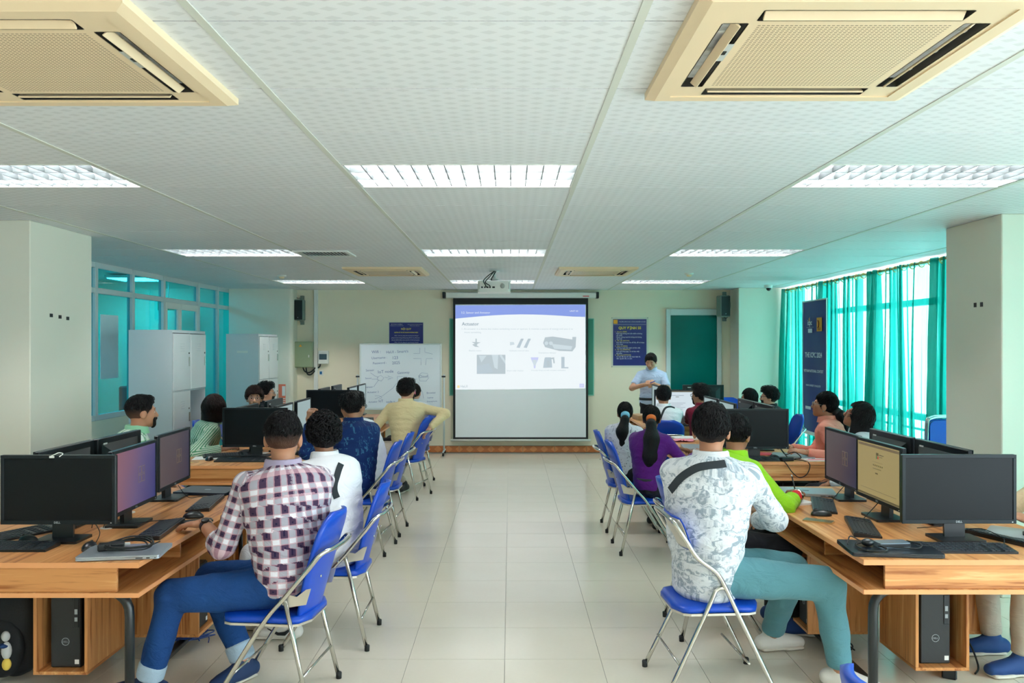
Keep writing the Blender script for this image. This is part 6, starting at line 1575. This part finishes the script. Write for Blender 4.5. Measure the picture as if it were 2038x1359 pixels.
def spectacles(root, d, m):
    HP, S = d['HP'], d['S']; org = np.array(root.location); g = MB()
    for s in (-1, 1):
        ring_ = [tuple(HP(.099, s * .033 + .024 * math.cos(R(a)), -.002 + .019 * math.sin(R(a))) - org) for a in range(0, 360, 24)]
        g.tube(ring_, .0022, 5, closed=True); g.tube([tuple(HP(.098, s * .057, .004) - org), tuple(HP(.06, s * .079, .006) - org), tuple(HP(-.01, s * .083, .004) - org)], .0022, 5)
    g.tube([tuple(HP(.100, -.010, .003) - org), tuple(HP(.102, .010, .003) - org)], .0022, 5); go = g.build('glasses', m, root)
    ln = MB()
    for s in (-1, 1):
        vs = [tuple(HP(.099, s * .033 + .023 * math.cos(R(a)), -.002 + .018 * math.sin(R(a))) - org) for a in range(0, 360, 24)]; ln.add(vs, [tuple(range(15))])
    ln.build('lenses', M['lens_glass'], go)
def strap(root, pts, w_, normal_from, label='bag_strap'):
    """flat band through world points, facing away from normal_from"""
    P = [Vector(p) for p in smooth_path(pts, 6)]; org = Vector(root.location); c = Vector(normal_from); vs = []; n = len(P)
    for i in range(n):
        t = (P[min(i + 1, n - 1)] - P[max(i - 1, 0)]).normalized(); o = (P[i] - c); o = (o - t * o.dot(t)).normalized(); s = t.cross(o)
        for (a, b) in ((-1, 0), (1, 0), (1, 1), (-1, 1)): vs.append(P[i] + s * a * w_ / 2 + o * b * .004 - org)
    fs = [(i * 4 + k, i * 4 + (k + 1) % 4, i * 4 + 4 + (k + 1) % 4, i * 4 + 4 + k) for i in range(n - 1) for k in range(4)] + [(3, 2, 1, 0), tuple((n - 1) * 4 + k for k in range(4))]
    return MB().add(vs, fs).build(label, M['strap'], root)
def surface_hit(root, names, p, d):
    """point where a ray first meets the named parts of a person"""
    best = None; p = Vector(p); d = Vector(d).normalized()
    from mathutils.bvhtree import BVHTree
    for ch in root.children:
        if ch.name.split('.')[0] in names:
            key = ch.data.name
            if key not in BV:
                n = len(ch.data.vertices); co = np.empty(n * 3, np.float32); ch.data.vertices.foreach_get('co', co); co = co.reshape(-1, 3)
                BV[key] = BVHTree.FromPolygons([tuple(x) for x in co], [tuple(q.vertices) for q in ch.data.polygons])
            h_ = BV[key].ray_cast(p - Vector(root.location), d)
            if h_[0] is not None and (best is None or h_[3] < best[1]): best = (h_[0] + Vector(root.location), h_[3])
    return best[0] if best else None
BV = {}
def lay(root, names, pts, dirv, off=.004):
    out = []
    for p in pts:
        q = surface_hit(root, names, Vector(p) - Vector(dirv) * .6, dirv)
        if q is not None: out.append(q - Vector(dirv).normalized() * off)
    return out
# ------------------------------------------------------------------ the cast
thin_metal = plain('thin_metal_rim', rgb(150, 150, 150), .3, metal=.8); black_rim = plain('black_rim', rgb(20, 20, 22), .3); pink_rim = plain('pink_rim', rgb(206, 120, 120), .3)
# left aisle row
p, d = person('man in a purple and white plaid shirt and jeans at the nearest left desk', (-1.075, 4.08), 178, 118, 100, S=1.09, lean=5, slouch=.03, top='plaid', bottom='denim', sleeve='rolled', build=1.15, hair=('fade', 'black'), skin='tan', h=.0085, shoes='navy_shoe', tuck=True, cuff=cloth('denim_turn_up', rgb(168, 190, 208)),
              L=dict(hand=(-1.545, 4.20, .805), hint=(.1, -.5, -.9), dir=(-.85, .35, -.12), back=(0, 0, 1), curl=18), Rr=dict(hand=(-1.48, 4.52, .80), hint=(.5, .4, -.9)),
              legs=(((-1.62, 4.00, .50), (-1.74, 4.02, .10), (-1, .1, 0)), ((-1.55, 4.32, .50), (-1.36, 4.24, .11), (-.5, -.85, 0))))
sh, E, Wt, A = d['SH']['L']; a = nrm(Wt - E); org = np.array(p.location)
surf('wristwatch', [Seg(Wt - a * .050, Wt - a * .022, .034, .032, None, 200, 3.0)], .006, M['black'], p)
MB().lathe([(.020, 0), (.020, .010), (.015, .013)], 14, Matrix.Translation(Vector(tuple(Wt - a * .036 + V(0, -.012, .028) - org))) @ Matrix.Rotation(R(20), 4, 'X')).build('watch_face', M['black'], p)
p, d = person('man in a white shirt with a black strap across his back, left aisle', (-1.0, 4.86), 178, 138, 108, S=1.0, lean=10, slouch=.04, top='white', hair=('curly', 'black'), skin='mid', h=.0095, shoes='white_shoe', logo=M['black'], bottom='greyshirt', hp=4,
              L=dict(hand=(-1.52, 5.10, .82), hint=(.1, -.3, -.9)), Rr=dict(hand=(-1.46, 5.28, .80), hint=(.8, .3, -.6)), legs=(((-1.48, 4.78, .50), (-1.30, 4.84, .09), (-1, .12, 0)), ((-1.48, 4.98, .50), (-1.50, 5.0, .09), (-1, 0, 0))))
dv = (-.12, .99, -.1)
strap(p, lay(p, ('shirt',), [(-.975, 4.8, 1.02), (-.985, 4.8, .99), (-.995, 4.8, .95), (-1.005, 4.8, .91), (-1.005, 4.8, .87), (-.99, 4.8, .83)], dv), .036, (-1.1, 5.0, .9))
p, d = person('man in a navy leaf patterned shirt with glasses, middle left desk', (-1.28, 6.95), 178, 128, 66, S=1.02, lean=3, slouch=.03, top='navy', hair=('short', 'black'), skin='tan', h=.010, sleeve='long', build=1.1, bottom='dark',
              L=dict(hand=(-1.665, 6.90, 1.06), hint=(-.6, -.3, -.8), dir=(.1, .1, 1), back=(-.5, -.8, 0), curl=60), Rr=dict(hand=(-1.60, 7.2, .80), hint=(.6, .3, -.9)))
face(p, d, black_rim)
p, d = person('man with dark hair in a white shirt leaning forward behind the navy shirt', (-1.24, 7.62), 178, 150, 140, S=1.0, lean=24, slouch=.05, top='white', hair=('quiff', 'black'), skin='tan', hp=12, L=dict(hand=(-1.78, 7.5, .80)), Rr=dict(hand=(-1.70, 7.75, .80)))
p, d = person('man in a cream shirt with his elbow over the chair back, far left', (-1.17, 9.42), 165, 100, 62, S=1.02, lean=2, slouch=.02, top='cream', hair=('quiff', 'black'), skin='light', bottom='khaki', h=.010, build=1.12, L=dict(hand=(-1.60, 9.60, .80)), Rr=dict(hand=(-.90, 9.30, .78), hint=(1, -.1, -.1), curl=40),
              legs=(((-1.58, 9.36, .52), (-1.60, 9.42, .09), (-1, .1, 0)), ((-1.52, 9.62, .52), (-1.24, 9.72, .09), (-.3, -1, 0))))
face(p, d, thin_metal)
p, d = person('woman with a pink hair tie mostly hidden beyond the cream shirt', (-1.16, 10.30), 170, 110, 80, S=.92, lean=4, top='greyshirt', hair=('pony', 'brown'), skin='light')
pony(p, d, [d['HP'](-.09, 0, .02), d['HP'](-.13, 0, -.03), d['HP'](-.12, 0, -.14)], [.022, .03, .012], plain('pink_scrunchie', rgb(236, 120, 160), .7))
# left outer row
p, d = person('bearded man with short hair in a green and white check shirt', (-2.81, 6.14), 40, 28, 38, S=1.04, lean=4, top='check', hair=('fade', 'black'), skin='tan', h=.010, neck_f=.01, L=dict(hand=(-2.60, 6.45, .62)), Rr=dict(hand=(-2.55, 6.2, .62)), sleeve='three')
face(p, d, None, True)
p, d = person('woman with short dark hair in a green striped blouse', (-2.78, 7.44), 8, 28, 64, S=.96, lean=12, slouch=.04, top='stripes', hair=('bob', 'red'), skin='mid', h=.010, L=dict(hand=(-2.50, 7.62, .80)), Rr=dict(hand=(-2.52, 7.28, .80), hint=(-.3, -.6, -.8)))
p, d = person('young man with glasses in black looking towards the camera', (-2.76, 8.86), 0, -30, -72, S=.96, lean=3, top='black', hair=('fringe', 'red'), skin='light', neck_f=.02)
face(p, d, thin_metal)
p, d = person('man in black with glasses seen in profile near the far locker', (-2.89, 9.60), 0, 10, 14, S=.97, lean=4, top='black', hair=('quiff', 'black'), skin='light')
face(p, d, thin_metal, True)
# right aisle row
p, d = person('man in a white floral shirt and teal trousers at the nearest right desk', (1.0, 4.26), 2, 62, 72, S=1.12, lean=3, slouch=.03, top='floral', bottom='teal', sleeve='long', build=1.2, hair=('short', 'black'), skin='tan', h=.0085, shoes='white_shoe',
              L=dict(hand=(1.18, 4.62, .76), hint=(-.5, .2, -.9)), Rr=dict(hand=(1.36, 4.58, .74), hint=(.6, -.5, -.6), curl=30), legs=(((1.50, 4.42, .52), (1.46, 4.66, .09), (.9, .2, 0)), ((1.56, 4.10, .53), (1.64, 4.14, .09), (.8, -.5, 0))))
dv = (.25, .96, -.15)
strap(p, lay(p, ('shirt', 'collar'), [(.78, 4.1, .985), (.80, 4.1, 1.01), (.83, 4.1, 1.045), (.87, 4.1, 1.075), (.92, 4.1, 1.10), (.97, 4.1, 1.11), (1.02, 4.1, 1.115), (1.06, 4.1, 1.12)], dv), .042, (.98, 4.35, .95))
p, d = person('boy in a lime green shirt writing at the nearest right desk', (1.24, 5.02), 2, 40, 58, S=.99, lean=14, slouch=.04, top='lime', sleeve='three', hair=('short', 'black'), skin='mid', h=.009, hp=10, shoes='blue_shoe',
              L=dict(hand=(1.58, 5.30, .81), hint=(.2, .5, -.8), dir=(.8, -.3, -.2), curl=40), Rr=dict(hand=(1.72, 4.98, .815), hint=(.2, -.7, -.6), dir=(.35, .9, -.05), curl=45))
sh, E, Wt, A = d['SH']['R']; a = nrm(Wt - E)
surf('red_wristband', [Seg(Wt - a * .055, Wt - a * .030, .036, .034, None, 200, 3.0)], .006, plain('red_band', rgb(226, 40, 50), .6), p)
surf('steel_bangle', [Seg(Wt - a * .020, Wt - a * .014, .038, .038, None, 260, 3.0)], .005, M['chrome'], p)
p, d = person('woman in a purple sweater with a long ponytail and orange hair tie', (1.15, 6.95), 4, 52, 78, S=.88, lean=3, slouch=.02, top='purple', collar=False, hair=('pony', 'black'), skin='mid', h=.010, L=dict(hand=(1.50, 7.3, .79)), Rr=dict(hand=(1.56, 7.0, .79), hint=(.3, -.6, -.8)), tuck=True)
q = d['HP']; b0 = q(-.095, .0, .02); pony(p, d, [b0, b0 + V(-.01, -.05, -.05), b0 + V(-.01, -.075, -.17), b0 + V(-.02, -.075, -.32), b0 + V(-.03, -.06, -.46)], [.016, .036, .062, .062, .024], plain('orange_scrunchie', rgb(224, 110, 40), .7))
MB().tube([tuple(q(-.05, x, .105) - np.array(p.location)) for x in (-.03, -.01, .01, .03)], .004, 5).build('hair_clip', M['chrome'], p)
p, d = person('woman in a white speckled top with a ponytail and pale blue hair tie', (1.04, 7.78), 2, 58, 84, S=.85, lean=4, top='specks', collar=False, hair=('pony', 'black'), skin='mid', h=.010)
q = d['HP']; b0 = q(-.095, 0, .0); pony(p, d, [b0, b0 + V(-.01, -.05, -.05), b0 + V(-.035, -.06, -.16), b0 + V(-.03, -.055, -.28), b0 + V(-.01, -.04, -.36)], [.016, .034, .055, .045, .018], plain('pale_blue_tie', rgb(130, 200, 230), .7))
p, d = person('man in a white shirt seen from behind before the white page monitor', (1.70, 9.20), 90, 86, 88, S=.95, lean=2, top='white', hair=('short', 'black'), skin='tan', h=.010, L=dict(hand=(1.62, 9.85, .79)), Rr=dict(hand=(2.0, 9.80, .79)))
strap(p, lay(p, ('shirt', 'collar'), [(1.62, 9.0, .86), (1.66, 9.0, .97), (1.70, 9.0, 1.03), (1.76, 9.0, 1.045), (1.81, 9.0, 1.03)], (0, 1, -.1)), .022, (1.7, 9.3, .9))
p, d = person('man in a maroon shirt with glasses beside the white page monitor', (2.15, 9.26), 92, 110, 138, S=.96, lean=2, top='maroon', hair=('quiff', 'black'), skin='tan', h=.010, L=dict(hand=(2.1, 9.85, .79)), Rr=dict(hand=(2.35, 9.80, .79)))
face(p, d, thin_metal, True)
# right outer row
p, d = person('farthest woman with dark hair and glasses on the right', (3.02, 10.32), 180, 168, 160, S=.84, lean=3, top='black', hair=('bob', 'black'), skin='light'); face(p, d, black_rim)
p, d = person('bearded man with dark glasses in black on the right', (3.05, 9.58), 180, 170, 166, S=.91, lean=4, top='black', hair=('quiff', 'black'), skin='light'); face(p, d, black_rim, True)
p, d = person('woman in a coral shirt with glasses and tied back hair', (2.82, 7.30), 180, 150, 150, S=1.0, lean=3, hp=-8, top='coral', hair=('pony', 'black'), skin='tan', h=.009, L=dict(hand=(2.50, 7.02, .80), hint=(.2, -.6, -.8)), Rr=dict(hand=(2.48, 7.35, .80)), sleeve='long')
face(p, d, thin_metal); q = d['HP']; b0 = q(-.09, 0, -.03); pony(p, d, [b0, b0 + V(.04, -.02, -.04), b0 + V(.07, -.03, -.14), b0 + V(.09, -.03, -.24)], [.03, .04, .04, .018], M['matte_black'])
MB().ell(tuple(q(-.006, -.086, -.048) - np.array(p.location)), (.005, .005, .007), 8, 6).build('earring', M['chrome'], p)
p, d = person('woman with long loose black hair and pink glasses looking up', (2.82, 6.62), 180, 160, 152, S=.95, lean=4, hp=-24, top='greyshirt', hair=('long', 'black'), skin='mid', h=.010); face(p, d, pink_rim)
p, d = person('person in khaki trousers and a beige shirt cut off at the right edge', (3.13, 4.45), 180, 178, 150, S=1.0, lean=14, top='beige', bottom='khaki', hair=('short', 'black'), skin='mid', h=.0095, shoes='blue_shoe', sleeve='three', L=dict(hand=(2.62, 4.22, .82), hint=(.1, -.4, -.9)), Rr=dict(hand=(2.56, 4.60, .80)),
              legs=(((2.66, 4.30, .50), (2.64, 4.30, .09), (-1, -.1, 0)), ((2.62, 4.62, .50), (2.66, 4.60, .09), (-1, 0, 0))))
# the teacher
p, d = person('standing teacher in a pale blue shirt looking down at his hands', (2.06, 12.15), -98, -98, -112, S=.965, lean=0, slouch=0, stand=True, hp=24, top='sky', bottom='dark', sleeve='short', tuck=True, hair=('short', 'black'), skin='light', h=.010, L=dict(hand=(2.055, 11.88, 1.155), hint=(.8, .1, -.6), dir=(-.8, -.1, .2), back=(.2, -.8, .5), curl=45), Rr=dict(hand=(1.94, 11.88, 1.15), hint=(-.8, .1, -.6), dir=(.7, -.1, .3), back=(-.2, -.8, .5), curl=45))
face(p, d, None)
tag(MB().cyl((1.985, 11.84, 1.17), (2.06, 11.83, 1.20), .006, 8).build('marker_pen', plain('blue_marker', rgb(50, 60, 170), .4)), 'blue marker in the hands of the standing teacher', 'pen')
